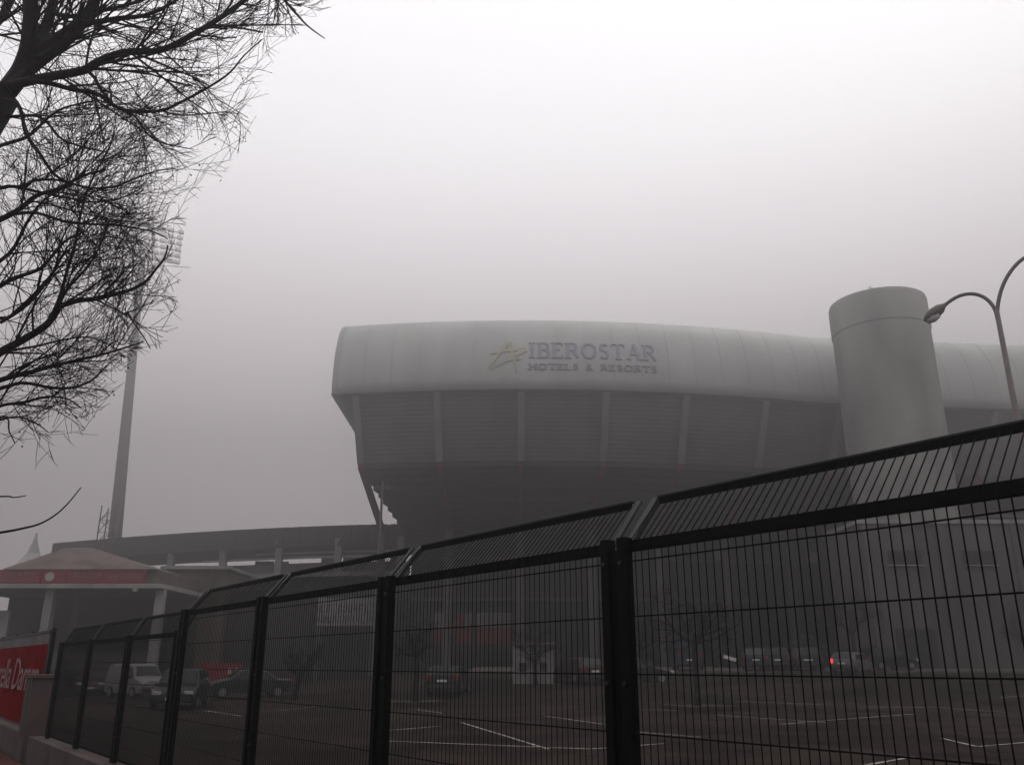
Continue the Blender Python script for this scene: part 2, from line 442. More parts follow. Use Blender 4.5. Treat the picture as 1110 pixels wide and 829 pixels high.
# ribs
ribx = [-14.6, -6.95, .85, 8.7, 16.3, 24.2, 32, 40, 48, 56]
for i, x in enumerate(ribx):
    c = MB()
    for (o1, z1, o2, z2) in [(.2, 23.8, 1.5, 21), (1.5, 21, 2.9, 18)]:
        c.bar(under(x, o1, z1), under(x, o2, z2), .62, .8, up=Vector((0, 1, 0)))
    local(c).build('rib', 'rib', stand, bevel=.03)
    c = MB(); c.bar(under(x, 2.9, 17.75), under(x, 11.0, 12.9), .42, .75)
    local(c).build('raker_beam', 'red', stand)
    p = under(x, 11.0, 13.0); c = MB(); gzz = gz(p.x, p.y)-.3
    c.box((p.x, p.y, (p.z+gzz)/2), (.75, .75, p.z-gzz))
    local(c).build('column', 'concrete_mid', stand, bevel=.05)
# storey ledges and openings of the inner wall
for z, h in ((6.2, .35), (10.2, .3)):
    c = MB()
    xx = [-11.4+1.5*k for k in range(52)]
    for a, b in zip(xx, xx[1:]): c.bar(under(a, WO-.25, z), under(b, WO-.25, z), .5, h)
    local(c).build('ledge', 'concrete_mid', stand)
def wall_panel(name, x0, y0, x1, y1, m, off=.12, frame=None, th=.1):
    # panel on the inner wall covering photo span
    def hit(px, py):
        Y = 80.0
        while Y < 110:
            p = at(px, py, Y); xx = p.x/taper(WO)
            if Y >= plan(xx)+WO-off: return p
            Y += .05
        return p
    a = hit(x0, (y0+y1)/2); b = hit(x1, (y0+y1)/2); zt_ = hit((x0+x1)/2, y0).z; zb_ = hit((x0+x1)/2, y1).z
    d = (b-a); d.z = 0; L = d.length; ang = math.atan2(d.y, d.x)
    c = MB().box(((a.x+b.x)/2, (a.y+b.y)/2, (zt_+zb_)/2), (L, th, zt_-zb_), Matrix.Rotation(ang, 3, 'Z'))
    ob = local(c).build(name, m, stand)
    return ob, a, b, zt_, zb_, ang
for x0, y0, x1, y1 in [(775, 597, 790, 610), (874, 598, 886, 609)]:
    wall_panel('window', x0, y0, x1, y1, 'palewin')
for x0, x1 in ((492, 516), (521, 556), (600, 626), (700, 728)):
    wall_panel('door', x0+2, 703, x1, 719, 'glass', .1)
for x0, x1 in ((600, 630), (690, 720), (735, 765), (800, 840), (850, 890)):
    wall_panel('window', x0, 640, x1, 660, 'glass', .1)
for x0, x1, m_ in ((471, 483, 'darkpale'), (493, 502, 'red'), (503, 512, 'darkpale'), (517, 530, 'darkpale'), (531, 544, 'darkpale'), (545, 555, 'darkpale')):
    wall_panel('cladding_panel', x0, 664, x1, 680, m_, .14)
    wall_panel('cladding_panel', x0, 681, x1, 697, 'red', .14)
# sign on the shell
def sec_at(s_): # arc length from bottom on profile -> (o,z,normal)
    L = 0
    for (o1, z1), (o2, z2) in zip(prof[1:], prof[2:]):
        d = hypot(o2-o1, z2-z1)
        if L+d >= s_:
            f = (s_-L)/d; nx_, nz_ = -(z2-z1)/d, (o2-o1)/d
            return o1+(o2-o1)*f, z1+(z2-z1)*f, nx_, nz_
        L += d
def on_shell(x, s_, off=.06):
    o, z, a, b = sec_at(s_); p = shell_pt(x, o, z); p.y += a*off; p.z += b*off; return p
# serif lettering built from strokes
def stroke_letters(word, x0, x1, s0, h, thick, thin, name, m):
    W = {'I': .45, 'B': .8, 'E': .75, 'R': .85, 'O': 1.0, 'S': .7, 'T': .85, 'A': .95, 'H': .95, 'L': .72, '&': .9, ' ': .5}
    gap = .17; tot = sum(W[c] for c in word)+gap*(len(word)-1); k = (x1-x0)/tot
    mb = MB(); cx = x0
    def seg(p0, p1, w):
        (ax, ay), (bx, by) = p0, p1; n_ = max(1, int(hypot(bx-ax, by-ay)/.6))
        dx, dy = bx-ax, by-ay; L = hypot(dx, dy) or 1; nx_, ny_ = -dy/L*w/2, dx/L*w/2
        for i in range(n_):
            u0, u1 = i/n_, (i+1)/n_
            q = [(ax+dx*u0+nx_, ay+dy*u0+ny_), (ax+dx*u0-nx_, ay+dy*u0-ny_), (ax+dx*u1-nx_, ay+dy*u1-ny_), (ax+dx*u1+nx_, ay+dy*u1+ny_)]
            f_ = [on_shell(x, s0+max(0, y), .10) for x, y in q]; b_ = [on_shell(x, s0+max(0, y), .0) for x, y in q]
            mb.add(f_+b_, [(0, 1, 2, 3), (7, 6, 5, 4), (0, 4, 5, 1), (1, 5, 6, 2), (2, 6, 7, 3), (3, 7, 4, 0)])
    def arc(cx_, cy_, rx, ry, a0, a1, w, n_=10):
        pts = [(cx_+rx*cos(radians(a0+(a1-a0)*i/n_)), cy_+ry*sin(radians(a0+(a1-a0)*i/n_))) for i in range(n_+1)]
        for p, q in zip(pts, pts[1:]): seg(p, q, w)
    for c in word:
        w = W[c]*k; t2 = thick/2; l = cx+t2*1.2; r = cx+w-t2
        def serif(x, y, s_=1.0): seg((x-thick*.95*s_, y), (x+thick*.95*s_, y), thin)
        T = h-thin/2; B = thin/2
        if c == 'I': m_ = cx+w/2; seg((m_, 0), (m_, h), thick); serif(m_, T); serif(m_, B)
        if c in 'BRE L H'.replace(' ', ''): seg((l, 0), (l, h), thick); serif(l, T); serif(l, B)
        if c == 'B':
            seg((l, T), (l+w*.4, T), thin); seg((l, h*.52), (l+w*.45, h*.52), thin); seg((l, B), (l+w*.42, B), thin)
            arc(l+w*.36, h*.75, w*.3, h*.23, -90, 90, thick*.8); arc(l+w*.38, h*.27, w*.36, h*.25, -90, 90, thick*.85)
        if c == 'R':
            seg((l, T), (l+w*.35, T), thin); seg((l, h*.5), (l+w*.4, h*.5), thin); arc(l+w*.33, h*.74, w*.3, h*.24, -90, 90, thick*.8)
            seg((l+w*.35, h*.5), (r+thick*.2, B), thick*.8)
        if c == 'E':
            seg((l, T), (r, T), thin); seg((l, B), (r, B), thin); seg((l, h*.52), (r-w*.2, h*.52), thin)
            seg((r, T), (r, h*.82), thin); seg((r, B), (r, h*.2), thin)
        if c == 'L': seg((l, B), (r, B), thin); seg((r, B), (r, h*.25), thin)
        if c == 'H': seg((r, 0), (r, h), thick); serif(r, T); serif(r, B); seg((l, h*.5), (r, h*.5), thin)
        if c == 'T': m_ = cx+w/2; seg((m_, 0), (m_, h), thick); serif(m_, B); seg((cx, T), (cx+w, T), thin); seg((cx, T), (cx, h*.8), thin); seg((cx+w, T), (cx+w, h*.8), thin)
        if c == 'A': m_ = cx+w*.5; seg((cx+w*.08, 0), (m_, h), thin*1.3); seg((m_, h), (cx+w*.9, 0), thick); seg((cx+w*.25, h*.35), (cx+w*.75, h*.35), thin); serif(cx+w*.1, B, .7); serif(cx+w*.9, B, .8)
        if c == 'O': arc(cx+w/2, h/2, w*.43, h*.47, 0, 360, thick*.8, 20)
        if c == 'S': arc(cx+w/2, h*.74, w*.32, h*.23, 30, 250, thick*.75, 10); arc(cx+w/2, h*.27, w*.34, h*.24, 90, -150, thick*.8, 10)
        if c == '&': arc(cx+w*.42, h*.74, w*.22, h*.22, 0, 360, thick*.6, 12); arc(cx+w*.4, h*.28, w*.33, h*.27, 60, 330, thick*.7, 10); seg((cx+w*.3, h*.6), (cx+w*.95, B), thick*.7)
        if mb.v: local(mb).build('letter', m, stand)
        mb = MB()
        cx += w+gap*k
# horizontal span of the sign in the photograph at the shell distance
xa = at(573, 388, 75).x; xb = at(711, 388, 76).x
stroke_letters('IBEROSTAR', xa, xb, 3.05, 1.75, .30, .11, 'sign_lettering', 'blueprint')
stroke_letters('HOTELS & RESORTS', xa, xb, 1.85, .62, .17, .08, 'sign_lettering', 'blueprint')
# brush star emblem: tapered strokes
em = MB(); exc = at(550, 388, 75).x; esc = 3.2
def brush(p0, p1, w0, w1, bend=0):
    n_ = 8; pts = []
    for i in range(n_+1):
        u = i/n_; x = p0[0]+(p1[0]-p0[0])*u; y = p0[1]+(p1[1]-p0[1])*u+bend*sin(pi*u); pts.append((x, y, w0+(w1-w0)*u))
    for (x0, y0, a0), (x1, y1, a1) in zip(pts, pts[1:]):
        dx, dy = x1-x0, y1-y0; L = hypot(dx, dy); nx_, ny_ = -dy/L, dx/L
        q = [(x0+nx_*a0/2, y0+ny_*a0/2), (x0-nx_*a0/2, y0-ny_*a0/2), (x1-nx_*a1/2, y1-ny_*a1/2), (x1+nx_*a1/2, y1+ny_*a1/2)]
        f_ = [on_shell(exc+x, esc+y, .09) for x, y in q]; b_ = [on_shell(exc+x, esc+y, 0) for x, y in q]
        em.add(f_+b_, [(0, 1, 2, 3), (7, 6, 5, 4), (0, 4, 5, 1), (1, 5, 6, 2), (2, 6, 7, 3), (3, 7, 4, 0)])
brush((-1.7, -1.2), (.1, 1.7), .15, .5, .1); brush((.1, 1.7), (.9, -1.6), .5, .12, .15)
brush((-1.6, .35), (1.7, .75), .2, .45, .15); brush((1.7, .75), (-.9, -.6), .45, .15, -.1); brush((-1.5, -1.3), (1.2, -.2), .2, .3, .3)
local(em).build('emblem', 'goldprint', stand)
# ------------------------------------------------------------------ stair tower
dt = 80.0; rr_ = ray(950, 330); hh = hypot(rr_[0], rr_[1]); tx, ty = rr_[0]/hh*dt, rr_[1]/hh*dt
tw_ = thing('stair_tower', 'cylindrical concrete stair tower with ringed top beside the pale roof shell', 'tower', (tx, ty, gz(tx, ty)))
b0 = gz(tx, ty); TT = 31.35+CAMH-b0
MB().lathe([(4.12, -.3), (4.12, TT-3.0)], n=96).build('shaft', 'tower', tw_)
MB().lathe([(4.13, TT-3.0), (4.2, TT-2.9), (4.2, TT-.3), (4.12, TT)], n=96).build('parapet', 'tower', tw_)
for k in range(1, 8): MB().lathe([(4.125, k*3.6), (4.125, k*3.6+.05)], n=72).build('joint', 'tower', tw_)
at_ = thing('antenna', 'thin rooftop aerial standing on the stair tower parapet', 'antenna', (tx-1.5, ty-2.5, TT+b0-.3))
MB().tube([(0, 0, 0), (0, 0, 1.1)], .03).build('mast', 'dark', at_); MB().bar((-.3, 0, .9), (.3, 0, .9), .03).build('crossbar', 'dark', at_)
# concrete annex right of the tower
an = thing('concrete_annex', 'plain grey concrete block standing right of the stair tower', 'building', (52, 84, gz(52, 84)))
z0 = gz(52, 84)
MB().box((2, 6, 6.9-.3), (42, 14, 14.4)).build('wall', 'concrete_mid', an)
for k in range(6):
    MB().box((-17+k*7.2, -1.12, 6.6), (.5, .24, 14.3)).build('pilaster', 'concrete', an)
for k in range(5):
    MB().box((-13.4+k*7.2, -1.03, 9.3), (3.2, .1, 1.3)).build('window', 'glass', an)
    MB().box((-13.4+k*7.2, -1.03, 1.9), (3.6, .1, 3.6)).build('gate', 'dark', an)
MB().box((2, 5.9, 13.95), (42.6, 14.8, .3)).build('coping', 'concrete_mid', an)
pb = thing('podium_block', 'long low concrete podium block in front of the stair tower foot', 'building', (51.5, 71.8, gz(52, 71.8)))
MB().box((0, 0, 5.4), (48, 7.2, 11.2)).build('wall', 'concrete_mid', pb)
MB().box((0, -.05, 11.1), (48.4, 7.6, .3)).build('coping', 'concrete', pb)
for k in range(9):
    MB().box((-23.6+k*5.85, -3.7, 5.4), (.45, .3, 11.0)).build('pilaster', 'concrete_mid', pb)
for k in range(8):
    f_ = MB().box((-20.7+k*5.85, -3.64, 8.3), (2.6, .12, 1.1)).build('window', 'glass', pb)
    MB().box((-20.7+k*5.85, -3.7, 7.7), (2.8, .26, .1)).build('sill', 'concrete', f_)
    if k % 3 != 1: MB().box((-20.7+k*5.85, -3.64, 1.5), (3.0, .12, 2.9)).build('gate', 'dark', pb)
# ------------------------------------------------------------------ low stand on the left
ls = thing('low_stand', 'low open end stand with dark fascia and pale piers under the mast', 'stadium', (-28, 98, gz(-28, 98)))
def lsl(mb):
    mb.v = [(x+28, y-98, z-gz(-28, 98)) for x, y, z in mb.v]; return mb
def lp(u): # plan from right end to left
    X = -11-u*44; return X, 92 + (max(0, u)**1.5)*15
def lstrip(za, zb, off, depth, name, m, u0=0, u1=1, nn=24):
    mb = MB()
    for i in range(nn):
        a = u0+(u1-u0)*i/nn; b = u0+(u1-u0)*(i+1)/nn
        x0, y0 = lp(a); x1, y1 = lp(b)
        A = Vector((x0, y0+off+depth/2, (za+zb)/2+CAMH)); B = Vector((x1, y1+off+depth/2, (za+zb)/2+CAMH))
        mb.bar(A, B, depth, zb-za)
    return lsl(mb).build(name, m, ls)
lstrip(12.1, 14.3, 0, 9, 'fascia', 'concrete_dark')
lstrip(8.9, 9.35, -.4, 1.6, 'ledge', 'concrete')
lstrip(9.35, 10.6, 1.8, .3, 'parapet', 'concrete_mid')
lstrip(11.0, 11.25, 1.2, .1, 'rail', 'pale', 0, .55); lstrip(11.55, 11.75, 1.2, .1, 'rail', 'pale', 0, .4)
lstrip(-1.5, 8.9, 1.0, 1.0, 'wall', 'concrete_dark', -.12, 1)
for k in range(9):
    x, y = lp(.02+k*.155 if k < 7 else 1)
    if k >= 7: break
    mb = MB(); mb.bar(Vector((x, y+.6, 9.3+CAMH)), Vector((x, y+.2, 13+CAMH)), .7, .7); lsl(mb).build('pier', 'concrete', ls)
rr = random.Random(5)
for k in range(14):
    x, y = lp(.04+k*.06)
    if k % 3 == 1: continue
    mb = MB(); mb.box((x, y+5, 10.6+CAMH), (rr.uniform(.6, 2.2), .3, rr.uniform(.6, 2.0))); lsl(mb).build('kiosk_panel', 'pale' if k % 2 else 'dark', ls)
for k in range(7):
    x, y = lp(.08+k*.13); mb = MB(); mb.box((x, y-.15, 3.8), (.45, .3, 11)); lsl(mb).build('column', 'concrete_mid', ls)
# text banner on that wall (photo: two rows of dark unreadable letters)
def flat_banner(name, label, x0, y0, x1, y1, Y, m, rows, dark, marks_col=None, seed=1, ang=0, blank=.2):
    a = at(x0, (y0+y1)/2, Y); b = at(x1, (y0+y1)/2, Y); zt_ = at((x0+x1)/2, y0, Y).z; zb_ = at((x0+x1)/2, y1, Y).z
    W_ = b.x-a.x; H_ = zt_-zb_
    t_ = thing(name, label, 'banner', ((a.x+b.x)/2, Y, zb_), ang)
    MB().box((0, 0, H_/2), (W_, .06, H_)).build('cloth', m, t_)
    r_ = random.Random(seed); mk = MB()
    for (zc, hh_, xa_, xb_) in rows:
        x = -W_/2+W_*xa_
        while x < -W_/2+W_*xb_:
            w = H_*hh_*r_.uniform(.35, .7)
            if r_.random() > blank:
                # letter-like mark: one stem plus a cross stroke
                mk.box((x+w*.2, -.035, H_*zc), (w*.22, .01, H_*hh_)); 
                mk.box((x+w*.5, -.035, H_*(zc+r_.choice((-.4, 0, .4))*hh_)), (w*.55, .01, H_*hh_*.2))
                if r_.random() > .5: mk.box((x+w*.8, -.035, H_*zc), (w*.2, .01, H_*hh_*.9))
            x += w*1.25
    if rows: mk.build('lettering', dark, t_)
    return t_
tb = flat_banner('text_banner', 'large pale banner with two rows of dark lettering under the low stand', 332, 648, 409, 678, 90, 'cloth',
            [(.62, .3, .06, .92), (.24, .26, .08, .95)], 'greyprint', seed=3)
# ------------------------------------------------------------------ entrance building, left
Yb = 58.0
eb = thing('entrance_building', 'entrance building with tan hipped roof and red sign fascia behind the fence', 'building', (at(80, 640, Yb).x, Yb, gz(-25, Yb)))
def ebl(mb):
    L = eb.location; mb.v = [(x-L.x, y-L.y, z-L.z) for x, y, z in mb.v]; return mb
xl_ = at(-60, 640, Yb).x; xr_ = at(172, 640, Yb).x
ztop_ = at(80, 617, Yb).z; zsl = at(80, 633, Yb).z; zsl2 = at(80, 638, Yb).z; zr = at(80, 597, Yb+6).z
g0 = gz(-25, Yb)-.3
ebl(MB().box(((xl_+xr_)/2, Yb+4, (zsl+zsl2)/2), (xr_-xl_+.6, 8.8, zsl-zsl2))).build('canopy_slab', 'concrete', eb, bevel=.03)
ebl(MB().box(((xl_+xr_)/2-.0, Yb+4, (ztop_+zsl)/2), (xr_-xl_-.4, 7.8, ztop_-zsl))).build('fascia', 'rust_tan', eb)
# hipped roof
xe_ = at(4, 617, Yb).x
rf = MB(); A = [(xe_, Yb-.2), (xr_-.3, Yb-.2), (xr_-.3, Yb+8.3), (xe_, Yb+8.3)]
xq0 = at(72, 597, Yb+4).x; xq1 = at(98, 597, Yb+4).x
rf.add([(x, y, ztop_) for x, y in A]+[(xq0, Yb+4, zr), (xq1, Yb+4, zr)], [(0, 1, 5, 4), (1, 2, 5), (2, 3, 4, 5), (3, 0, 4), (0, 3, 2, 1)])
ebl(rf).build('roof', 'rust_tan', eb)
for px in (-25, 47, 168):
    x = at(px, 670, Yb).x
    ebl(MB().box((x, Yb+.5, (zsl2+g0)/2), (.55, .55, zsl2-g0))).build('column', 'concrete', eb, bevel=.03)
x = at(80, 670, Yb+4).x
ebl(MB().box((x, Yb+4, (zsl2+g0)/2), (.3, .3, zsl2-g0))).build('column', 'concrete_mid', eb)
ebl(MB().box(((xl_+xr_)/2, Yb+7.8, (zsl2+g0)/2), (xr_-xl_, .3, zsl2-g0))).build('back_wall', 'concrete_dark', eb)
x0_, x1_ = at(-10, 675, Yb+2).x, at(9, 675, Yb+2).x
ebl(MB().box(((x0_+x1_)/2, Yb+2, at(5, 678, Yb+2).z-1), (x1_-x0_, .2, 4.0))).build('white_panel', 'pale', eb)
x0_, x1_ = at(40, 700, Yb+3).x, at(168, 700, Yb+3).x
ebl(MB().box(((x0_+x1_)/2, Yb+3, at(100, 716, Yb+3).z), (x1_-x0_, .25, 1.2))).build('counter', 'concrete_mid', eb)
# sign band on the fascia
def band(px0, px1, m, name, rows, seed, dark='bannerprint'):
    a = at(px0, 625, Yb).x; b = at(px1, 625, Yb).x; H_ = (ztop_-zsl)*.92; zc = (ztop_+zsl)/2
    ebl(MB().box(((a+b)/2, Yb-.05+.0, zc), (b-a, .12, H_))).build(name, m, eb)
    r_ = random.Random(seed); mk = MB()
    for zf, hf, ua, ub in rows:
        x = a+(b-a)*ua
        while x < a+(b-a)*ub:
            w = H_*hf*r_.uniform(.4, .75)
            if r_.random() > .12:
                mk.box((x+w*.2, Yb-.12, zc+H_*zf), (w*.2, .02, H_*hf)); mk.box((x+w*.5, Yb-.12, zc+H_*(zf+hf*r_.choice((-.4, 0, .4)))), (w*.6, .02, H_*hf*.2))
                if r_.random() > .4: mk.box((x+w*.8, Yb-.12, zc+H_*zf), (w*.2, .02, H_*hf))
            x += w*1.3
    if rows: ebl(mk).build('sign_lettering', dark, eb)
M['redsign'] = mat('red_sign', (.20, .012, .02), .5, .15, 1)
M['orangesign'] = mat('orange_sign', (.42, .09, .04), .5, .15, 1)
band(-40, 45, 'redsign', 'sign_board', [(.18, .34, .45, .96), (-.27, .18, .45, .96)], 4)
band(46, 72, 'redsign', 'sign_board', [], 4)
band(62, 73, 'orangesign', 'sign_board', [], 4) if False else None
band(73, 158, 'redsign', 'sign_board', [(.1, .38, .04, .42), (.0, .36, .5, .95)], 9)
cr = MB(); a = at(55, 625, Yb); cr.lathe([(.3, 0), (.3, .03)], (a.x, Yb-.115, (ztop_+zsl)/2), 16, Matrix.Rotation(pi/2, 3, 'X')); ebl(cr).build('crest', 'goldprint', eb)
# lamp under the canopy edge
a = at(149, 639, Yb); ebl(MB().lathe([(.05, -.25), (.16, -.18), (.18, -.02), (.1, 0)], (a.x, Yb-.3, zsl2), 14)).build('lamp', 'pale', eb)
# tan wall block between building and low stand
Yw = 66.0
tbk = thing('wall_block', 'tall tan rendered wall block between the red sign building and low stand', 'building', (at(205, 700, Yw).x, Yw, gz(-23, Yw)))
xa_, xb_ = at(172, 650, Yw).x, at(238, 650, Yw).x; zt_ = at(205, 617, Yw).z
L = tbk.location
MB().box((0, 3, (zt_-L.z)/2-.2), (xb_-xa_, 6, zt_-L.z+.4)).build('wall', 'rust_tan', tbk)
MB().box((0, 2.9, zt_-L.z+.12), (xb_-xa_+.5, 6.6, .25)).build('coping', 'concrete', tbk)
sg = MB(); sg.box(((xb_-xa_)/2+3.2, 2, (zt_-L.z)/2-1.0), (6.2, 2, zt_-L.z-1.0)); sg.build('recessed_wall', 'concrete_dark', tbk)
MB().box(((xb_-xa_)/2+.9, .9, (zt_-L.z)*.42), (1.5, .2, 3.4)).build('door', 'dark', tbk)
# tent spire
s0 = at(33, 617, 70); sp = thing('pointed_roof', 'small pale pointed roof poking above the tan hipped roof', 'roof', (s0.x, 70, gz(-30, 70)))
zap = at(33, 577, 70).z-sp.location.z; zba = at(33, 612, 70).z-sp.location.z
MB().lathe([(1.3, zba), (.55, zba+(zap-zba)*.35), (.22, zba+(zap-zba)*.7), (.05, zap)], n=4).build('roof', 'pale', sp)
MB().lathe([(1.0, -.2), (1.0, zba)], n=4).build('wall', 'rust_tan', sp)
# ------------------------------------------------------------------ floodlight mast
mp = at(130, 590, 118); mast = thing('floodlight_mast', 'very tall tapering concrete floodlight mast rising into the fog', 'floodlight', (mp.x, 118, gz(-40, 118)))
L = mast.location; zt_ = at(165, 285, 118).z-L.z
MB().lathe([(1.1, -.3), (.92, zt_*.25), (.76, zt_*.5), (.6, zt_*.75), (.48, zt_)], n=24).build('shaft', 'concrete_mid', mast, smooth=True)
fr = MB()
# tilted lamp frame facing the pitch
ax = Vector((.86, .5, 0)).normalized(); tl = Vector((-.32, .35, .88)).normalized(); hc = Vector((1.4, 0, zt_+3.4))
for i in range(6):
    v_ = -4.0+i*1.6; fr.bar(hc+tl*v_-ax*(3.0+i*.35), hc+tl*v_+ax*(3.0+i*.35), .14)
for i in range(5):
    u_ = -3.4+i*1.7; fr.bar(hc+ax*u_-tl*4.0, hc+ax*u_*1.3+tl*4.1, .14)
fr.bar(Vector((0, 0, zt_-.5)), hc, .4); fr.bar(Vector((0, 0, zt_-2)), hc-tl*2.8+ax*1.8, .2); fr.bar(Vector((0, 0, zt_-2)), hc-tl*2.8-ax*1.8, .2)
fr.build('lamp_frame', 'pale', mast)  # pale colour on frame and floodlights stands in for the head fading into fog
for i in range(6):
    for j in range(7):
        fl = MB(); c_ = hc+tl*(-4.0+i*1.6)+ax*(-3+j*1.0)*(.9+i*.11)+Vector((.25, -.1, 0))
        nrm = ax.cross(tl).normalized(); m3 = Matrix((ax, nrm, tl)).transposed()
        fl.box(c_, (.75, .35, .7), m3); fl.build('floodlight', 'pale', mast)
rg = MB()
for k, zz in enumerate([zt_*.78, zt_*.79, zt_*.80]):
    rg.lathe([(.72, zz), (.85, zz+.05), (.72, zz+.1)], n=16)
rg.build('service_ring', 'dark', mast)
mast.rotation_euler.y = -radians(2.6)
# lattice scaffold by the mast foot
lt = thing('scaffold_tower', 'thin lattice scaffold standing against the foot of the floodlight mast', 'scaffold', (at(116, 590, 88).x, 88, gz(-38, 88)))
L = lt.location; zt_ = at(116, 549, 88).z-L.z; w_ = .75
sc = MB()
for sx in (-1, 1):
    for sy in (-1, 1): sc.bar((sx*w_, sy*w_, 0), (sx*w_, sy*w_, zt_), .09)
k = 0; zz = 0
while zz < zt_-1:
    for sx in (-1, 1): sc.bar((sx*w_, -w_, zz), (sx*w_, w_, zz+1.2), .06)
    for sy in (-1, 1): sc.bar((-w_, sy*w_, zz), (w_, sy*w_, zz), .06); sc.bar((-w_*(1 if k % 2 else -1), sy*w_, zz), (w_*(1 if k % 2 else -1), sy*w_, zz+1.2), .06)
    zz += 1.2; k += 1
sc.build('frame', 'pole', lt)
# dark pole with small floodlights at the left corner of the stand
pp = at(411, 600, 72); dp = thing('floodlight_pole', 'thin pole with small floodlights at the left corner of the big stand', 'pole', (pp.x, 72, gz(pp.x, 72)))
L = dp.location; zt_ = at(411, 521, 72).z-L.z
MB().tube([(0, 0, 0), (0, 0, zt_)], [.16, .1], 10).build('shaft', 'concrete_mid', dp)
MB().bar((-.5, 0, zt_-.4), (.5, 0, zt_-.4), .08).build('crossbar', 'dark', dp)
for s_ in (-1, 1): MB().box((s_*.45, -.15, zt_-.7), (.4, .3, .35)).build('floodlight', 'dark', dp, bevel=.03)
pc = at(402, 560, 80)
# ------------------------------------------------------------------ street lamp, right
lp0 = atH(1080, 335, 20); sl_ = thing('street_lamp', 'slender street lamp with two curved arms rising behind the fence', 'street lamp', (lp0.x, lp0.y, gz(lp0.x, lp0.y)))
L = sl_.location; zf = lp0.z-L.z
MB().tube([(0, 0, 0), (0, 0, zf*.5), (0, 0, zf)], [.085, .07, .05], 14).build('pole', 'pole', sl_, smooth=True)
MB().tube([(0, 0, 0), (0, 0, .8)], .12, 14).build('base', 'pole', sl_)
def relp(px, py):
    v = atH(px, py, 20); v = v-L; return v
def arm(pts, nm):
    P_ = [relp(*p) for p in pts]; return MB().tube(P_, [.04]*len(P_), 10).build(nm, 'pole', sl_, smooth=True)
# sample smooth arm curves in the lamp plane
def bez(p0, p1, p2, p3, n_=18):
    return [tuple((1-u)**3*a+3*(1-u)**2*u*b+3*(1-u)*u*u*c+u**3*d for a, b, c, d in zip(p0, p1, p2, p3)) for u in [i/n_ for i in range(n_+1)]]
al = arm(bez((1081, 345), (1079, 322), (1050, 305), (1022, 333)), 'arm')
ar = arm(bez((1081, 345), (1080, 310), (1098, 285), (1115, 277))+bez((1115, 277), (1135, 268), (1150, 275), (1158, 290), 8)[1:], 'arm')
def lamp_head(p, q, nm='lamp_head'):
    a = relp(*p); b = relp(*q); d = (b-a); Ln = d.length; d.normalize(); x = d.orthogonal().normalized()
    up = Vector((0, 0, 1)); s_ = d.cross(up).normalized(); u2 = s_.cross(d)
    m3 = Matrix((s_, u2, d)).transposed()
    mb = MB(); prof_ = [(.035, 0), (.055, .06), (.12, .16), (.14, .3), (.13, .42), (.07, .52), (.02, .55)]
    mb.lathe([(r*.95, z*Ln/.55) for r, z in prof_], a, 16, m3)
    o = mb.build(nm, 'pole', sl_, smooth=True)
    g_ = MB(); g_.lathe([(.03, Ln*.45), (.105, Ln*.5), (.115, Ln*.75), (.06, Ln*.95)], a-u2*.05, 14, m3); g_.build('lens', 'lampglass', o, smooth=True)
    return o
lamp_head((1026, 329), (1002, 348)); lamp_head((1158, 290), (1172, 312))
# ------------------------------------------------------------------ hut
hp = G(578, 741); hut = thing('white_hut', 'small white hut with two dark windows beyond the car park', 'hut', (hp.x, hp.y, hp.z))
sc_ = hp.y/960.0; W_ = 43*sc_; H_ = (741-701)*sc_
MB().box((0, 1.2, H_/2-.1), (W_, 2.4, H_+.2)).build('wall', 'hut', hut, bevel=.02)
MB().box((0, 1.2, H_+.06), (W_+.3, 2.8, .14)).build('roof', 'concrete_mid', hut)
for dx in (-.62, .62):
    f_ = MB().box((dx*W_/2.4, -.02, H_*.42), (.42, .06, .5)).build('window', 'glass', hut)
    MB().box((dx*W_/2.4, -.03, H_*.42-.28), (.5, .1, .05)).build('sill', 'hut', f_)
# white box further right by the small tree
hp = G(1056, 722.5); bx_ = thing('white_kiosk', 'narrow pale kiosk beside the rightmost small tree', 'kiosk', (hp.x, hp.y, hp.z))
MB().box((0, .6, 1.05), (.9, 1.2, 2.3)).build('cabinet', 'hut', bx_, bevel=.02); MB().box((0, .6, 2.25), (1.1, 1.4, .1)).build('roof', 'concrete_mid', bx_)
MB().box((.05, -.01, 1.0), (.5, .03, 1.7)).build('door', 'concrete_mid', bx_)
# tilted white board
q_ = at(791, 713, 60); tbd = thing('white_board', 'small bright white board tilted among the dark parked cars', 'sign', (q_.x, 60, gz(q_.x, 60)))
MB().bar((0, .05, 0), (0, .05, q_.z-gz(q_.x, 60)), .05).build('post', 'dark', tbd)
MB().box((0, 0, q_.z-gz(q_.x, 60)), (.85, .03, .22), Matrix.Rotation(radians(17), 3, 'Y')).build('board', 'whiteprint', tbd)
# red banner by the left cars
flat_banner('red_hoarding', 'red hoarding with pale lettering behind the parked dark hatchback', 217, 718, 261, 750, 56, 'redsign',
            [(.72, .2, .5, .92), (.3, .16, .1, .5)], 'whiteprint', seed=7)
for o in bpy.data.objects:
    if o.name.startswith('red_hoarding'): 
        o.location.z = o.location.z
        MB().box((-.9, .1, .1), (.08, .08, 1.9)).build('post', 'dark', o); MB().box((.9, .1, .1), (.08, .08, 1.9)).build('post', 'dark', o)
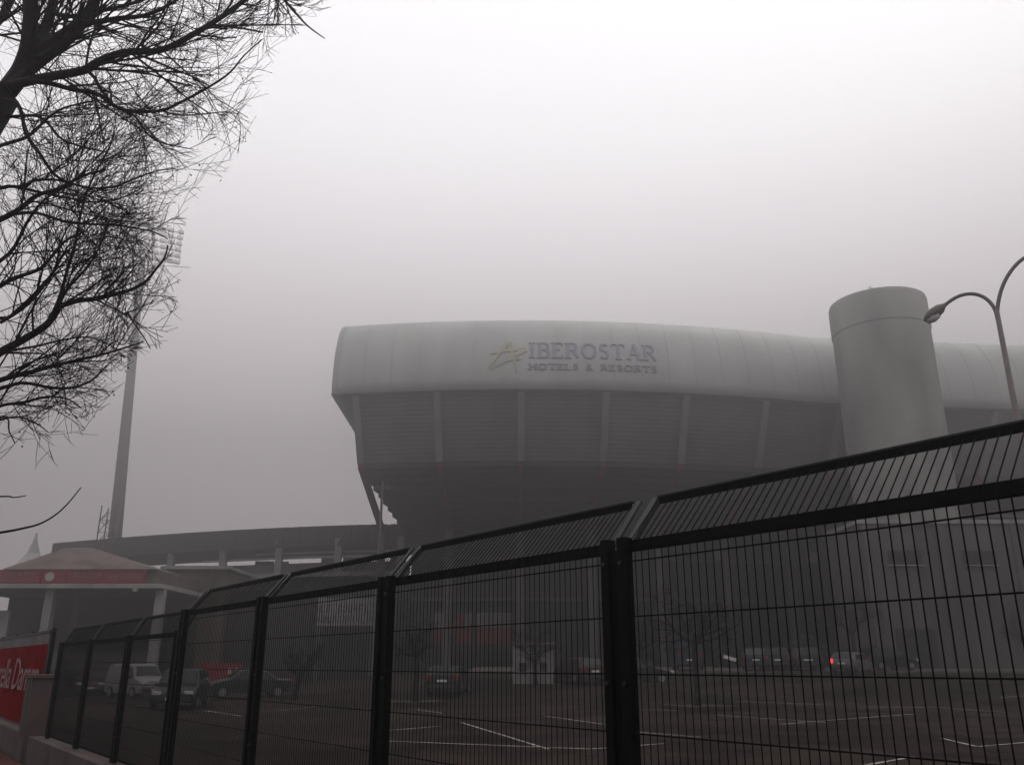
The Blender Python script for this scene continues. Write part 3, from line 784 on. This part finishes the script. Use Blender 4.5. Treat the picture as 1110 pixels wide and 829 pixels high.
# ------------------------------------------------------------------ cars
def car(label, loc, rz, body, L=4.1, W=1.72, H=1.48, kind='hatch', lit=None, group='cars parked in the lot', name='parked_car', cat='car'):
    # local +x is the nose
    t_ = thing(name, label, cat, loc, rz, group)
    h = L/2; sill = .28; belt = .92 if kind != 'van' else 1.05
    if kind == 'van':
        side = [(-h, .35), (-h+.02, belt), (-h+.06, H*.97), (-h+.25, H), (h-1.55, H), (h-1.15, H*.95), (h-.75, belt+.1), (h-.12, belt-.12), (h, .6), (h-.05, .3), (h-.5, sill), (-h+.4, sill)]
        glassp = [(h-1.95, belt+.02), (h-1.95, H-.14), (h-1.5, H-.12), (h-1.22, H*.9), (h-.86, belt+.06)]
    else:
        rr2 = {'hatch': (-h+.15, -h+.5), 'suv': (-h+.08, -h+.3), 'saloon': (-h+.75, -h+1.35)}[kind]
        side = [(-h+.04, .38), (-h, .6), (-h+.05, belt), (rr2[0], belt+.04), (rr2[1], H-.06), (rr2[1]+.35, H), (.25, H), (.55, H-.05), (h-1.05, belt+.06), (h-.3, belt-.1), (h-.04, belt-.28), (h, .5), (h-.08, .3), (h-.4, sill), (-h+.4, sill)]
        glassp = [(rr2[0]+.22, belt+.05), (rr2[1]+.12, H-.12), (.25, H-.1), (.5, H-.14), (h-1.2, belt+.08)]
    def tum(v):
        k = 1 if v.z < belt else 1-.20*(v.z-belt)/(H-belt)
        return Vector((v.x, v.y*k, v.z))
    # body lofted over 5 stations across, so that roof and bonnet are crowned
    mb = MB(); n_ = len(side); st_ = [-1, -.9, -.5, 0, .5, .9, 1]
    for s_ in st_:
        for x, z in side:
            inset = .05 if abs(s_) == 1 else 0
            cx_ = x*(1-.035*abs(s_)**3); cz = z-(.035*s_*s_ if z > belt-.2 else 0)-(inset if z > .5 else 0)
            v = tum(Vector((cx_, s_*W/2, cz))); mb.v.append(tuple(v))
    for i in range(len(st_)-1):
        for k in range(n_):
            a = i*n_+k; b = i*n_+(k+1) % n_; mb.f.append((a, b, b+n_, a+n_))
    mb.f.append(tuple(range(n_))); mb.f.append(tuple((len(st_)-1)*n_+k for k in range(n_))[::-1])
    bo = mb.build('body', body, t_, bevel=.02)
    for s_ in (-1, 1):
        g_ = MB(); pol = glassp; ce = sum(z for x, z in pol)/len(pol)
        vs = [tum(Vector((x*(1-.035), s_*(W/2+.008), z-.06))) for x, z in pol]; vs2 = [v-Vector((0, s_*.03, 0)) for v in vs]
        n2 = len(vs); g_.add(vs+vs2, [tuple(range(n2)), tuple(range(n2, 2*n2))[::-1]]+[(i, (i+1) % n2, (i+1) % n2+n2, i+n2) for i in range(n2)])
        g_.build('side_window', 'glass', t_)
    def screen(pa, pb, nm, off):
        g_ = MB(); (x0, z0_), (x1, z1_) = pa, pb
        d = Vector((x1-x0, 0, z1_-z0_)); nrm = Vector((-d.z, 0, d.x)).normalized()*off
        q = []
        for (x, z, kk) in ((x0+d.x*.08, z0_+d.z*.08, .84), (x0+d.x*.9, z0_+d.z*.9, .80)):
            for s_ in (-1, 1):
                v = tum(Vector((x, s_*W/2*kk, z))); q.append(v+nrm)
        q2 = [v-nrm*2.5 for v in q]
        g_.add(q+q2, [(0, 1, 3, 2), (4, 6, 7, 5), (0, 4, 5, 1), (2, 3, 7, 6), (0, 2, 6, 4), (1, 5, 7, 3)]); g_.build(nm, 'glass', t_)
    if kind == 'van': screen((h-.75, belt+.1), (h-1.15, H*.95), 'windscreen', -.02); screen((-h+.02, belt), (-h+.06, H*.97), 'rear_window', .02)
    else: screen((h-1.05, belt+.06), (.55, H-.05), 'windscreen', -.02) ; screen((rr2[0], belt+.04), (rr2[1], H-.06), 'rear_window', .02)
    for sx in (-1, 1):
        for sy in (-1, 1):
            w_ = MB(); R_ = .31; cx_ = sx*(h-.78); ax_ = Matrix.Rotation(pi/2, 3, 'X')
            w_.lathe([(.2, -.1), (R_-.02, -.1), (R_, -.07), (R_, .07), (R_-.02, .1), (.2, .1)], (cx_, sy*(W/2-.06), R_), 20, ax_)
            w = w_.build('wheel', 'tyre', t_, smooth=False)
            MB().lathe([(.19, -.105), (.2, 0), (.19, .105)], (cx_, sy*(W/2-.06), R_), 14, ax_).build('rim', 'rim', w)
    for sy in (-1, 1):
        MB().box((h-.1, sy*(W/2-.26), belt-.24), (.2, .34, .15), Matrix.Rotation(sy*-.25, 3, 'Z')).build('headlight', 'lampglass', t_, bevel=.02)
        MB().box((-h+.04, sy*(W/2-.17), belt-.08), (.12, .18, .3)).build('tail_light', 'taillit' if (lit and sy == 1) else 'tail', t_, bevel=.02)
        MB().box((.62 if kind != 'van' else h-1.35, sy*(W/2+.08), belt+.08), (.12, .16, .11)).build('wing_mirror', body, t_, bevel=.02)
    MB().box((h+.0, 0, .45), (.1, W*.8, .16)).build('grille', 'dark', t_); MB().box((-h, 0, .42), (.1, W*.86, .2)).build('rear_bumper', 'dark', t_, bevel=.02)
    MB().box((h+.055, 0, .45), (.015, .5, .11)).build('number_plate', 'plate', t_); MB().box((-h-.055, 0, .68), (.02, .5, .11)).build('number_plate', 'plate', t_)
    return t_
def put(px, py): return G(px, py)
RZ = lambda d: radians(d)
car('black people carrier facing the fence nearest the white van', put(195, 767), RZ(-80), 'car_black', 4.3, 1.8, 1.66, 'suv')
car('small white panel van parked left of the black people carrier', put(146, 756), RZ(-38), 'car_white', 3.9, 1.7, 1.8, 'van', name='white_van', cat='van', group=None)
car('maroon hatchback half hidden at the far left of the white van', put(100, 753), RZ(-70), 'car_maroon', 4.0, 1.7, 1.48, 'hatch')
car('low dark saloon parked before the red hoarding', put(268, 756), RZ(-155), 'car_grey', 4.3, 1.72, 1.42, 'saloon')
car('dark estate seen from behind alone in the middle of the lot', put(486, 752), RZ(84), 'car_black', 3.7, 1.72, 1.42, 'suv')
car('pale van parked far behind the leftmost small tree of the lot', put(462, 727)+Vector((0, 6, 0)), RZ(20), 'car_silver', 4.2, 1.75, 1.9, 'van', name='white_van', cat='van', group=None)
car('dark car parked right of the white hut', put(626, 740), RZ(115), 'car_maroon', 4.2, 1.75, 1.45, 'hatch')
car('dark hatchback behind the thick double fence post', put(690, 741), RZ(10), 'car_black', 4.1, 1.72, 1.45, 'hatch')
car('grey silver car with one glowing red tail lamp', put(925, 730), RZ(50), 'car_silver', 4.0, 1.7, 1.42, 'hatch', lit=True)
nm = ['dark saloon in the far row right of the nearest tree', 'dark estate second in the far row from the nearest tree', 'black hatchback in the middle of the far row',
      'dark car just left of the car with the red lamp', 'dark hatchback just right of the car with the red lamp', 'dark van in the far row behind the nearest tree trunk']
for (px, lab, kd, col, rz) in [(820, nm[0], 'saloon', 'car_navy', 75), (840, nm[1], 'suv', 'car_black', 80), (862, nm[2], 'hatch', 'car_black', 95), (879, nm[3], 'suv', 'car_navy', 70), (962, nm[4], 'hatch', 'car_black', 20), (745, nm[5], 'van', 'car_navy', 85)]:
    p = at(px, 723, 64.9); p.z = gz(p.x, 64.9)+.14
    car(lab, p, RZ(rz), col, 4.3, 1.78, 1.55 if kd != 'van' else 1.8, kd)
# far hedge behind the cars
rh = random.Random(11); hd = MB()
for i in range(3200):
    x = rh.uniform(15.5, 26.8); zz = rh.random()**.7; y = 69.5+rh.uniform(-.7, .7)
    hgt = 1.75+.5*sin(x*.9)+.25*sin(x*2.3)
    z = gz(x, y)+.14+zz*hgt; s_ = rh.uniform(.07, .16); a_ = Vector((rh.uniform(-1, 1), rh.uniform(-1, 1), rh.uniform(-1, 1))).normalized(); b_ = a_.orthogonal().normalized()
    c_ = Vector((x, y, z)); hd.add([c_+a_*s_, c_+b_*s_, c_-a_*s_, c_-b_*s_], [(0, 1, 2, 3)])
tag(hd.build('hedge', 'hedge'), 'dark clipped hedge running behind the far row of cars', 'hedge')
# ------------------------------------------------------------------ trees
def grow(mb, p, d, L, r, depth, rnd, up=.1, wob=.25, nseg=5, kids=4, nside=5, ok=None, balls=None, spread=(28, 60), shrink=.62, flat=0, minr=.0013):
    pts = [p.copy()]; rad = [r]; d = d.normalized(); ps = L/nseg
    for i in range(nseg):
        d = (d+Vector((rnd.gauss(0, wob), rnd.gauss(0, wob), rnd.gauss(0, wob)*(1-flat)))*.5+Vector((0, 0, up))*.5).normalized()
        q = pts[-1]+d*ps
        if ok and not ok(q):
            break
        pts.append(q); rad.append(r*(1-.75*(i+1)/nseg)+min(.0008, minr))
    if len(pts) < 2: return
    mb.tube(pts, rad, nside if r > .006 else 3, cap=False)
    if depth == 0:
        if balls is not None and rnd.random() < .09: balls.append(pts[-1])
        return
    for k in range(kids):
        u = (k+.6+rnd.uniform(-.3, .3))/kids; u = .15+.85*u
        i = min(len(pts)-2, int(u*(len(pts)-1))); f = u*(len(pts)-1)-i; f = min(1, max(0, f))
        q = pts[i].lerp(pts[i+1], f); dd = (pts[i+1]-pts[i]).normalized()
        ax_ = dd.orthogonal().normalized(); ax_.rotate(Matrix.Rotation(rnd.uniform(0, 2*pi), 3, dd))
        nd = dd.copy(); nd.rotate(Matrix.Rotation(radians(rnd.uniform(*spread)), 3, ax_))
        rr_2 = max(minr, (rad[i]*(1-f)+rad[i+1]*f)*rnd.uniform(.45, .7))
        grow(mb, q, nd, L*shrink*rnd.uniform(.7, 1.15), rr_2, depth-1, rnd, up, wob, max(3, nseg-1), kids if depth > 1 else max(3, kids-1), nside, ok, balls, spread, shrink, flat, minr)
def small_tree(label, base, fork_z, top_z, rad_w, seed, lean=(0, 0), pit=True, group='small bare trees in the car park'):
    rnd = random.Random(seed)
    t_ = thing('bare_tree', label, 'tree', base, 0, group)
    tr = MB(); H = fork_z
    pts = [Vector((lean[0]*(k/5)**1.3+rnd.uniform(-.02, .02), lean[1]*k/5, H*k/5-.05)) for k in range(6)]
    tr.tube(pts, [.18, .15, .135, .13, .13, .14], 9).build('trunk', 'bark', t_, smooth=True)
    cr = MB(); top = pts[-1]; R_ = rad_w; HH = top_z-fork_z
    n_ = rnd.choice((5, 6, 6))
    for k in range(n_):
        a_ = 2*pi*(k+rnd.uniform(-.25, .25))/n_; el = rnd.uniform(.35, 1.0)
        d = Vector((cos(a_), sin(a_), el))
        Lr = hypot(R_, HH*.6)*.78*rnd.uniform(.75, 1.1)
        def ok(q, top=top): 
            v = q-top; return (hypot(v.x, v.y)/R_)**2+((v.z-HH*.42)/(HH*.66))**2 < 1.1
        grow(cr, top, d, Lr, .105, 3, rnd, .10, .34, 6, 5, 4, ok, None, (25, 62), .60, 0, .014)
    cr.build('crown', 'bark', t_)
    return t_
trees = [  # px base, py base, crown top y, crown half width px, fork y
    ('widest and nearest small bare tree right of the double fence post', 757, 768, 622, 50, 697, 21, (0, 0)),
    ('small bare tree left of the dark estate car', 450, 763, 655, 27, 710, 22, (0, 0)),
    ('small bare tree half hidden right behind the double fence post', 699, 742, 640, 28, 703, 23, (0, 0)),
    ('small bare tree standing before the white hut', 580, 742, 660, 30, 716, 24, (0, 0)),
    ('small bare tree beside the car with the red lamp', 929, 730, 625, 36, 686, 25, (0, 0)),
    ('small bare tree beside the narrow pale kiosk', 1041, 724, 652, 36, 700, 26, (0, 0)),
    ('crooked small bare tree left of the second fence bay post', 318, 758, 688, 24, 722, 27, (.4, 0)),
    ('small bare tree at the right edge of the lot', 1112, 726, 640, 36, 700, 28, (0, 0)),
]
PITS = []
for i, (lab, bx, by, ty_, hw, fy, sd, ln_) in enumerate(trees):
    b = G(bx, by); Yd = b.y
    zt_ = at(bx, ty_, Yd).z-b.z; zf_ = at(bx, fy, Yd).z-b.z; wr_ = at(bx+hw, fy, Yd).x-at(bx, fy, Yd).x
    small_tree(lab, b, zf_, zt_, wr_, sd, ln_, pit=0)
    if i in (0, 1, 4, 2):
        w_ = 1.15
        o = thing('tree_pit', ['low dark kerbed pit around the foot of the widest tree', 'low dark kerbed pit under the tree beside the estate car', 'low dark kerbed pit under the tree behind the double post', '', 'low dark kerbed pit under the tree near the red lamp'][i], 'planter', b, RZ(18))
        for s_ in (-1, 1):
            MB().box((s_*w_, 0, .0), (.16, 2*w_+.16, .30)).build('kerb', 'soil', o); MB().box((0, s_*w_, .0), (2*w_-.17, .16, .30)).build('kerb', 'soil', o)
        MB().box((0, 0, -.02), (2.1, 2.1, .3)).build('soil', 'soil', o)
# the big bare tree, upper left
rnd = random.Random(77)
trunk_xy = atH(-115, 600, 6.9)
bt = thing('big_bare_tree', 'big leafless black tree reaching in from the upper left edge', 'tree', (trunk_xy.x, trunk_xy.y, 0))
TL = bt.location.copy()
env = [(-400, 420), (-60, 420), (0, 335), (22, 315), (45, 275), (80, 262), (120, 248), (165, 215), (210, 190), (245, 178), (300, 178), (345, 165), (365, 150), (400, 122), (430, 95), (455, 75), (470, 52), (490, 18), (520, -30), (700, -300)]
def proj(v):
    X, Y, Z = v.x, v.y, v.z-CAMH; dep = Y*cos(P)+Z*sin(P)
    if dep < .2: return None
    return CX+F*X/dep, CY-F*(-Y*sin(P)+Z*cos(P))/dep
def okc(v, k=1.0):
    v = v+TL
    if hypot(v.x, v.y) < 3.2 or v.z < 2.0 or v.z > 10.5: return False
    q = proj(v)
    if q is None: return True
    x, y = q; y += okc.b
    for (y0, x0), (y1, x1) in zip(env, env[1:]):
        if y0 <= y <= y1: return x < x0+(x1-x0)*(y-y0)/(y1-y0)+okc.j
    return y < 0
okc.j = 0; okc.b = 0
def W3(px, py, h): return atH(px, py, h)-TL
crotch = W3(-8, 112, 6.6)
tr = MB()
tr.tube([Vector((0, 0, -.1)), Vector((0, 0, .6)), Vector((.03, 0, 1.8)), Vector((.0, .02, 2.6)), W3(-95, 300, 6.85), W3(-60, 200, 6.75), W3(-25, 135, 6.65), W3(4, 100, 6.55)],
        [.30, .24, .21, .20, .19, .175, .16, .12], 14).build('trunk', 'bark', bt, smooth=True)
balls = []
PXM = 7.3/930  # metres per photo pixel at the tree
limbs = [ # (pixel polyline, start width px, end width px, start dist, end dist)
    ([(-5, 112), (18, 85), (30, 55), (33, 20), (37, -30), (50, -90)], 19, 9, 6.6, 6.2),
    ([(4, 100), (24, 72), (40, 48), (53, 20), (62, -20), (75, -80)], 15, 7, 6.6, 6.9),
    ([(8, 98), (28, 75), (52, 52), (80, 32), (98, 12), (108, -20), (130, -80)], 18, 8, 6.5, 6.3),
    ([(10, 96), (40, 70), (66, 50), (84, 34)], 11, 9, 6.45, 6.3),
    ([(60, 15), (78, 18), (110, 12), (150, 2), (190, -15)], 5, 2.5, 6.6, 6.3),
    ([(84, 26), (105, 24), (130, 20), (152, 18), (175, 10), (205, -8)], 6, 2.5, 6.2, 6.0),
    ([(8, 94), (40, 86), (62, 82), (92, 76), (105, 68), (127, 59), (146, 56), (165, 56), (182, 52), (205, 40), (235, 22), (262, 3), (300, -25)], 9, 4, 6.4, 5.7),
    ([(30, 88), (52, 90), (78, 97), (105, 102), (118, 111), (130, 118), (148, 121), (175, 120), (198, 110), (222, 97), (240, 86), (252, 76), (265, 60), (284, 43)], 5, 1.1, 6.3, 5.8),
    ([(93, 76), (102, 84), (110, 98), (122, 112)], 3.5, 2.5, 6.2, 6.1),
    ([(175, 120), (188, 124), (205, 125), (228, 123), (247, 121)], 2.0, .8, 6.0, 5.8),
    ([(130, 118), (146, 126), (156, 140), (168, 152), (188, 158), (210, 162)], 2.4, .8, 6.1, 5.9),
    ([(-40, 125), (0, 127), (22, 126), (40, 126), (52, 134), (66, 150), (85, 158), (115, 165)], 3.5, 1.5, 6.6, 6.2),
    ([(5, 108), (18, 112), (24, 125), (28, 145), (42, 165), (58, 188), (75, 198), (100, 204), (125, 202), (150, 192), (172, 185), (190, 183)], 4, 1, 6.4, 5.9),
    ([(-50, 175), (0, 158), (30, 148), (52, 128), (70, 117), (100, 110)], 4, 1.5, 6.6, 6.3),
    ([(-60, 230), (0, 204), (26, 203), (36, 196), (60, 195), (78, 200)], 4, 2, 6.7, 6.2),
    ([(-60, 262), (0, 238), (22, 226), (40, 212), (62, 205), (92, 190), (115, 184)], 6, 2, 6.7, 6.2),
    ([(15, 232), (40, 231), (70, 240), (98, 243), (125, 244), (150, 248), (168, 252), (182, 259)], 3.2, 1, 6.4, 6.0),
    ([(28, 205), (50, 210), (75, 215), (100, 219), (130, 215), (152, 205)], 3, 1, 6.4, 6.0),
    ([(-80, 440), (-40, 410), (0, 382), (22, 370), (48, 354), (60, 340), (66, 332), (84, 326), (104, 324), (120, 320), (142, 314), (158, 305), (168, 293), (178, 280), (182, 266)], 8, 1.2, 6.8, 5.9),
    ([(48, 354), (58, 338), (66, 318), (72, 296), (80, 270), (86, 240), (92, 215), (102, 190), (118, 162), (125, 135)], 3.5, 1, 6.4, 6.2),
    ([(62, 334), (72, 315), (85, 300), (98, 285), (110, 262), (118, 240)], 3, .9, 6.3, 6.1),
    ([(-80, 450), (-30, 425), (0, 412), (30, 404), (60, 396), (90, 389), (115, 383), (138, 376), (156, 370)], 6, 1, 6.8, 6.0),
    ([(-30, 428), (0, 421), (25, 415), (55, 420), (78, 420), (98, 413), (110, 402), (120, 392)], 4, .9, 6.7, 6.1),
    ([(-60, 350), (0, 310), (20, 300), (45, 290), (70, 262), (95, 250)], 5, 1.5, 6.8, 6.3),
    ([(-60, 60), (-10, 30), (8, 8), (25, -30)], 10, 6, 6.9, 7.0),
    ([(130, -60), (200, -30), (290, -12), (318, 12), (333, 28), (352, 42)], 5, .9, 6.0, 5.6),
    ([(290, -12), (305, 5), (318, 22)], 1.5, .8, 5.7, 5.6),
    ([(-90, 590), (0, 577), (22, 573), (42, 568), (60, 558), (74, 545), (88, 528)], 2.4, .8, 6.6, 6.1),
    ([(-90, 545), (0, 538), (15, 539), (28, 537)], 1.6, .8, 6.6, 6.3),
    ([(-80, 500), (0, 452), (10, 468), (16, 480)], 2, .8, 6.6, 6.3),
    ([(108, 384), (124, 370), (135, 373), (150, 350)], 1.3, .7, 6.1, 6.0),
    ([(104, 324), (118, 332), (135, 340), (143, 343)], 2, 1, 6.1, 6.0),
    ([(138, 338), (145, 350), (155, 364), (163, 378)], 1.6, .8, 6.0, 5.9),
    ([(0, 350), (30, 330), (55, 300), (70, 275), (92, 262), (130, 255)], 3, 1, 6.6, 6.3),
    ([(-30, 300), (10, 275), (30, 240), (50, 215), (80, 200)], 4, 1.5, 6.6, 6.3),
    ([(-80, 470), (-30, 455), (0, 440), (25, 436), (50, 430), (72, 432), (88, 442)], 4, .9, 6.7, 6.2),
    ([(-80, 480), (-30, 466), (0, 455), (20, 452), (38, 458), (52, 468)], 3, .8, 6.7, 6.3),
    ([(-60, 330), (0, 345), (20, 335), (45, 310), (60, 290), (66, 262), (80, 235)], 4, 1, 6.7, 6.3),
    ([(10, 380), (40, 375), (70, 368), (100, 366), (130, 380)], 2.5, 1, 6.6, 6.2),
]
mbL = MB(); tw = MB()
def catmull(pts, n_=4):
    out = []
    for i in range(len(pts)-1):
        p0 = pts[max(0, i-1)]; p1 = pts[i]; p2 = pts[i+1]; p3 = pts[min(len(pts)-1, i+2)]
        for k in range(n_):
            u = k/n_; out.append(.5*((2*p1)+(p2-p0)*u+(2*p0-5*p1+4*p2-p3)*u*u+(-p0+3*p1-3*p2+p3)*u**3))
    out.append(pts[-1]); return out
for li, (px, w0, w1, h0, h1) in enumerate(limbs):
    n_ = len(px); pts = [W3(x, y, h0+(h1-h0)*i/(n_-1)+rnd.uniform(-.03, .03)) for i, (x, y) in enumerate(px)]
    pts = catmull(pts); m_ = len(pts)
    rad = [(w0+(w1-w0)*i/(m_-1))*PXM*.5 for i in range(m_)]
    mbL.tube(pts, rad, 8, cap=True)
    total = sum((pts[i+1]-pts[i]).length for i in range(m_-1))
    big = w0 > 7
    dens = 12.0
    if li in (27, 28, 29): dens = 4
    cnt = int(total*dens)
    for k in range(cnt):
        u = rnd.uniform(.12, 1)*(m_-1); i = min(m_-2, int(u)); f = u-i
        q = pts[i].lerp(pts[i+1], f); dd = (pts[i+1]-pts[i]).normalized()
        ax_ = dd.orthogonal().normalized(); ax_.rotate(Matrix.Rotation(rnd.uniform(0, 2*pi), 3, dd))
        nd = dd.copy(); nd.rotate(Matrix.Rotation(radians(rnd.uniform(18, 58)), 3, ax_))
        okc.j = min(30, rnd.gauss(-22, 26)); okc.b = rnd.uniform(-30, 10)
        r_ = max(.0022, rad[i]*rnd.uniform(.25, .5)); r_ = min(r_, .009)
        Lk = rnd.uniform(.3, .95)*(1.25 if big else 1)
        if li in (27, 28, 29): Lk *= .35
        grow(tw, q, nd, Lk, r_, 2 if li not in (27, 28, 29) else 1, rnd, rnd.uniform(-.10, .16), .16, 6, 4, 4, okc, balls, (18, 50), .62)
mbL.build('branch', 'bark', bt, smooth=True)
tw.build('twigs', 'bark', bt)
bl = MB(); rb = random.Random(3)
for c_ in balls[:900]:
    if rb.random() < .5:
        c2 = c_+Vector((rb.uniform(-.02, .02), rb.uniform(-.02, .02), rb.uniform(-.05, -.01))); r_ = rb.uniform(.004, .0075)
        bl.lathe([(r_*.4, -r_*.9), (r_, -.2*r_), (r_*.8, r_*.6), (r_*.2, r_)], c2, 6)
if bl.v: bl.build('berries', 'bark', bt)['kind'] = 'stuff'
print('twig faces', len(tw.f), 'balls', len(balls))
# ------------------------------------------------------------------ haze
hz = MB().box((0, 65, 25.0), (340, 250, 53.0)); hz.v = [(x, y, z) for x, y, z in hz.v]
ho = hz.build('haze', None); ho['kind'] = 'stuff'
hm = bpy.data.materials.new('haze'); hm.use_nodes = True; nt = hm.node_tree; nt.nodes.clear()
out = nt.nodes.new('ShaderNodeOutputMaterial'); pvn = nt.nodes.new('ShaderNodeVolumePrincipled')
pvn.inputs['Color'].default_value = (.57, .56, .563, 1); pvn.inputs['Density'].default_value = .0092; pvn.inputs['Anisotropy'].default_value = .8
nt.links.new(pvn.outputs[0], out.inputs['Volume']); ho.data.materials.append(hm)
# ------------------------------------------------------------------ sky and sun
w = bpy.data.worlds.new('World'); C.world = w; w.use_nodes = True; nt = w.node_tree; bg = nt.nodes['Background']
sky = nt.nodes.new('ShaderNodeTexSky'); sky.sky_type = 'NISHITA'; sky.sun_disc = False
SE, SA = radians(58), radians(40)   # elevation, azimuth to the right of +Y
sky.sun_elevation = SE; sky.sun_rotation = SA; sky.air_density = 1.0; sky.dust_density = 3.0; sky.ozone_density = 1.0
hs = nt.nodes.new('ShaderNodeHueSaturation'); hs.inputs['Saturation'].default_value = .12
nt.links.new(sky.outputs[0], hs.inputs['Color'])
mix = nt.nodes.new('ShaderNodeMix'); mix.data_type = 'RGBA'; mix.inputs['Factor'].default_value = .97   # cloud deck over the clear sky
nt.links.new(hs.outputs[0], mix.inputs['A']); mix.inputs['B'].default_value = (11.8, 11.6, 11.75, 1)
tc = nt.nodes.new('ShaderNodeTexCoord'); sx = nt.nodes.new('ShaderNodeSeparateXYZ'); nt.links.new(tc.outputs['Generated'], sx.inputs[0])
mr = nt.nodes.new('ShaderNodeValToRGB'); cr_ = mr.color_ramp; cr_.interpolation = 'B_SPLINE'
cr_.elements[0].position = 0; cr_.elements[0].color = (.68, .615, .635, 1); cr_.elements[1].position = 1; cr_.elements[1].color = (1.06, 1.06, 1.08, 1)
for p_, v_ in ((.2, .60), (.40, .80), (.55, .95)):
    e = cr_.elements.new(p_); e.color = (v_, v_*(.94 if p_ < .5 else 1), v_*(.96 if p_ < .5 else 1.01), 1)
nt.links.new(sx.outputs['Z'], mr.inputs['Fac'])
vm = nt.nodes.new('ShaderNodeVectorMath'); vm.operation = 'MULTIPLY'; nt.links.new(mix.outputs['Result'], vm.inputs[0]); nt.links.new(mr.outputs[0], vm.inputs[1])
nt.links.new(vm.outputs[0], bg.inputs['Color']); bg.inputs['Strength'].default_value = .12
sun = bpy.data.lights.new('sun', 'SUN'); sun.energy = .5; sun.angle = radians(25); sun.color = (1, .95, .9)
so = bpy.data.objects.new('sun', sun); COL.objects.link(so)
dv = Vector((sin(SA)*cos(SE), cos(SA)*cos(SE), sin(SE))); so.rotation_euler = dv.to_track_quat('Z', 'Y').to_euler(); so.location = dv*40
# ------------------------------------------------------------------ camera and output
cam = bpy.data.cameras.new('camera'); co = bpy.data.objects.new('camera', cam); COL.objects.link(co)
co.location = (0, 0, CAMH); co.rotation_euler = (pi/2+P, 0, 0); cam.sensor_width = 36; cam.lens = 36*F/1110; cam.clip_end = 3000; cam.clip_start = .05
C.camera = co
vs_ = C.view_settings; vs_.view_transform = 'Standard'; vs_.look = 'None'; vs_.exposure = 0.14; vs_.gamma = 1; vs_.use_curve_mapping = False
C.cycles.max_bounces = 6; C.cycles.volume_bounces = 0; C.cycles.use_denoising = True
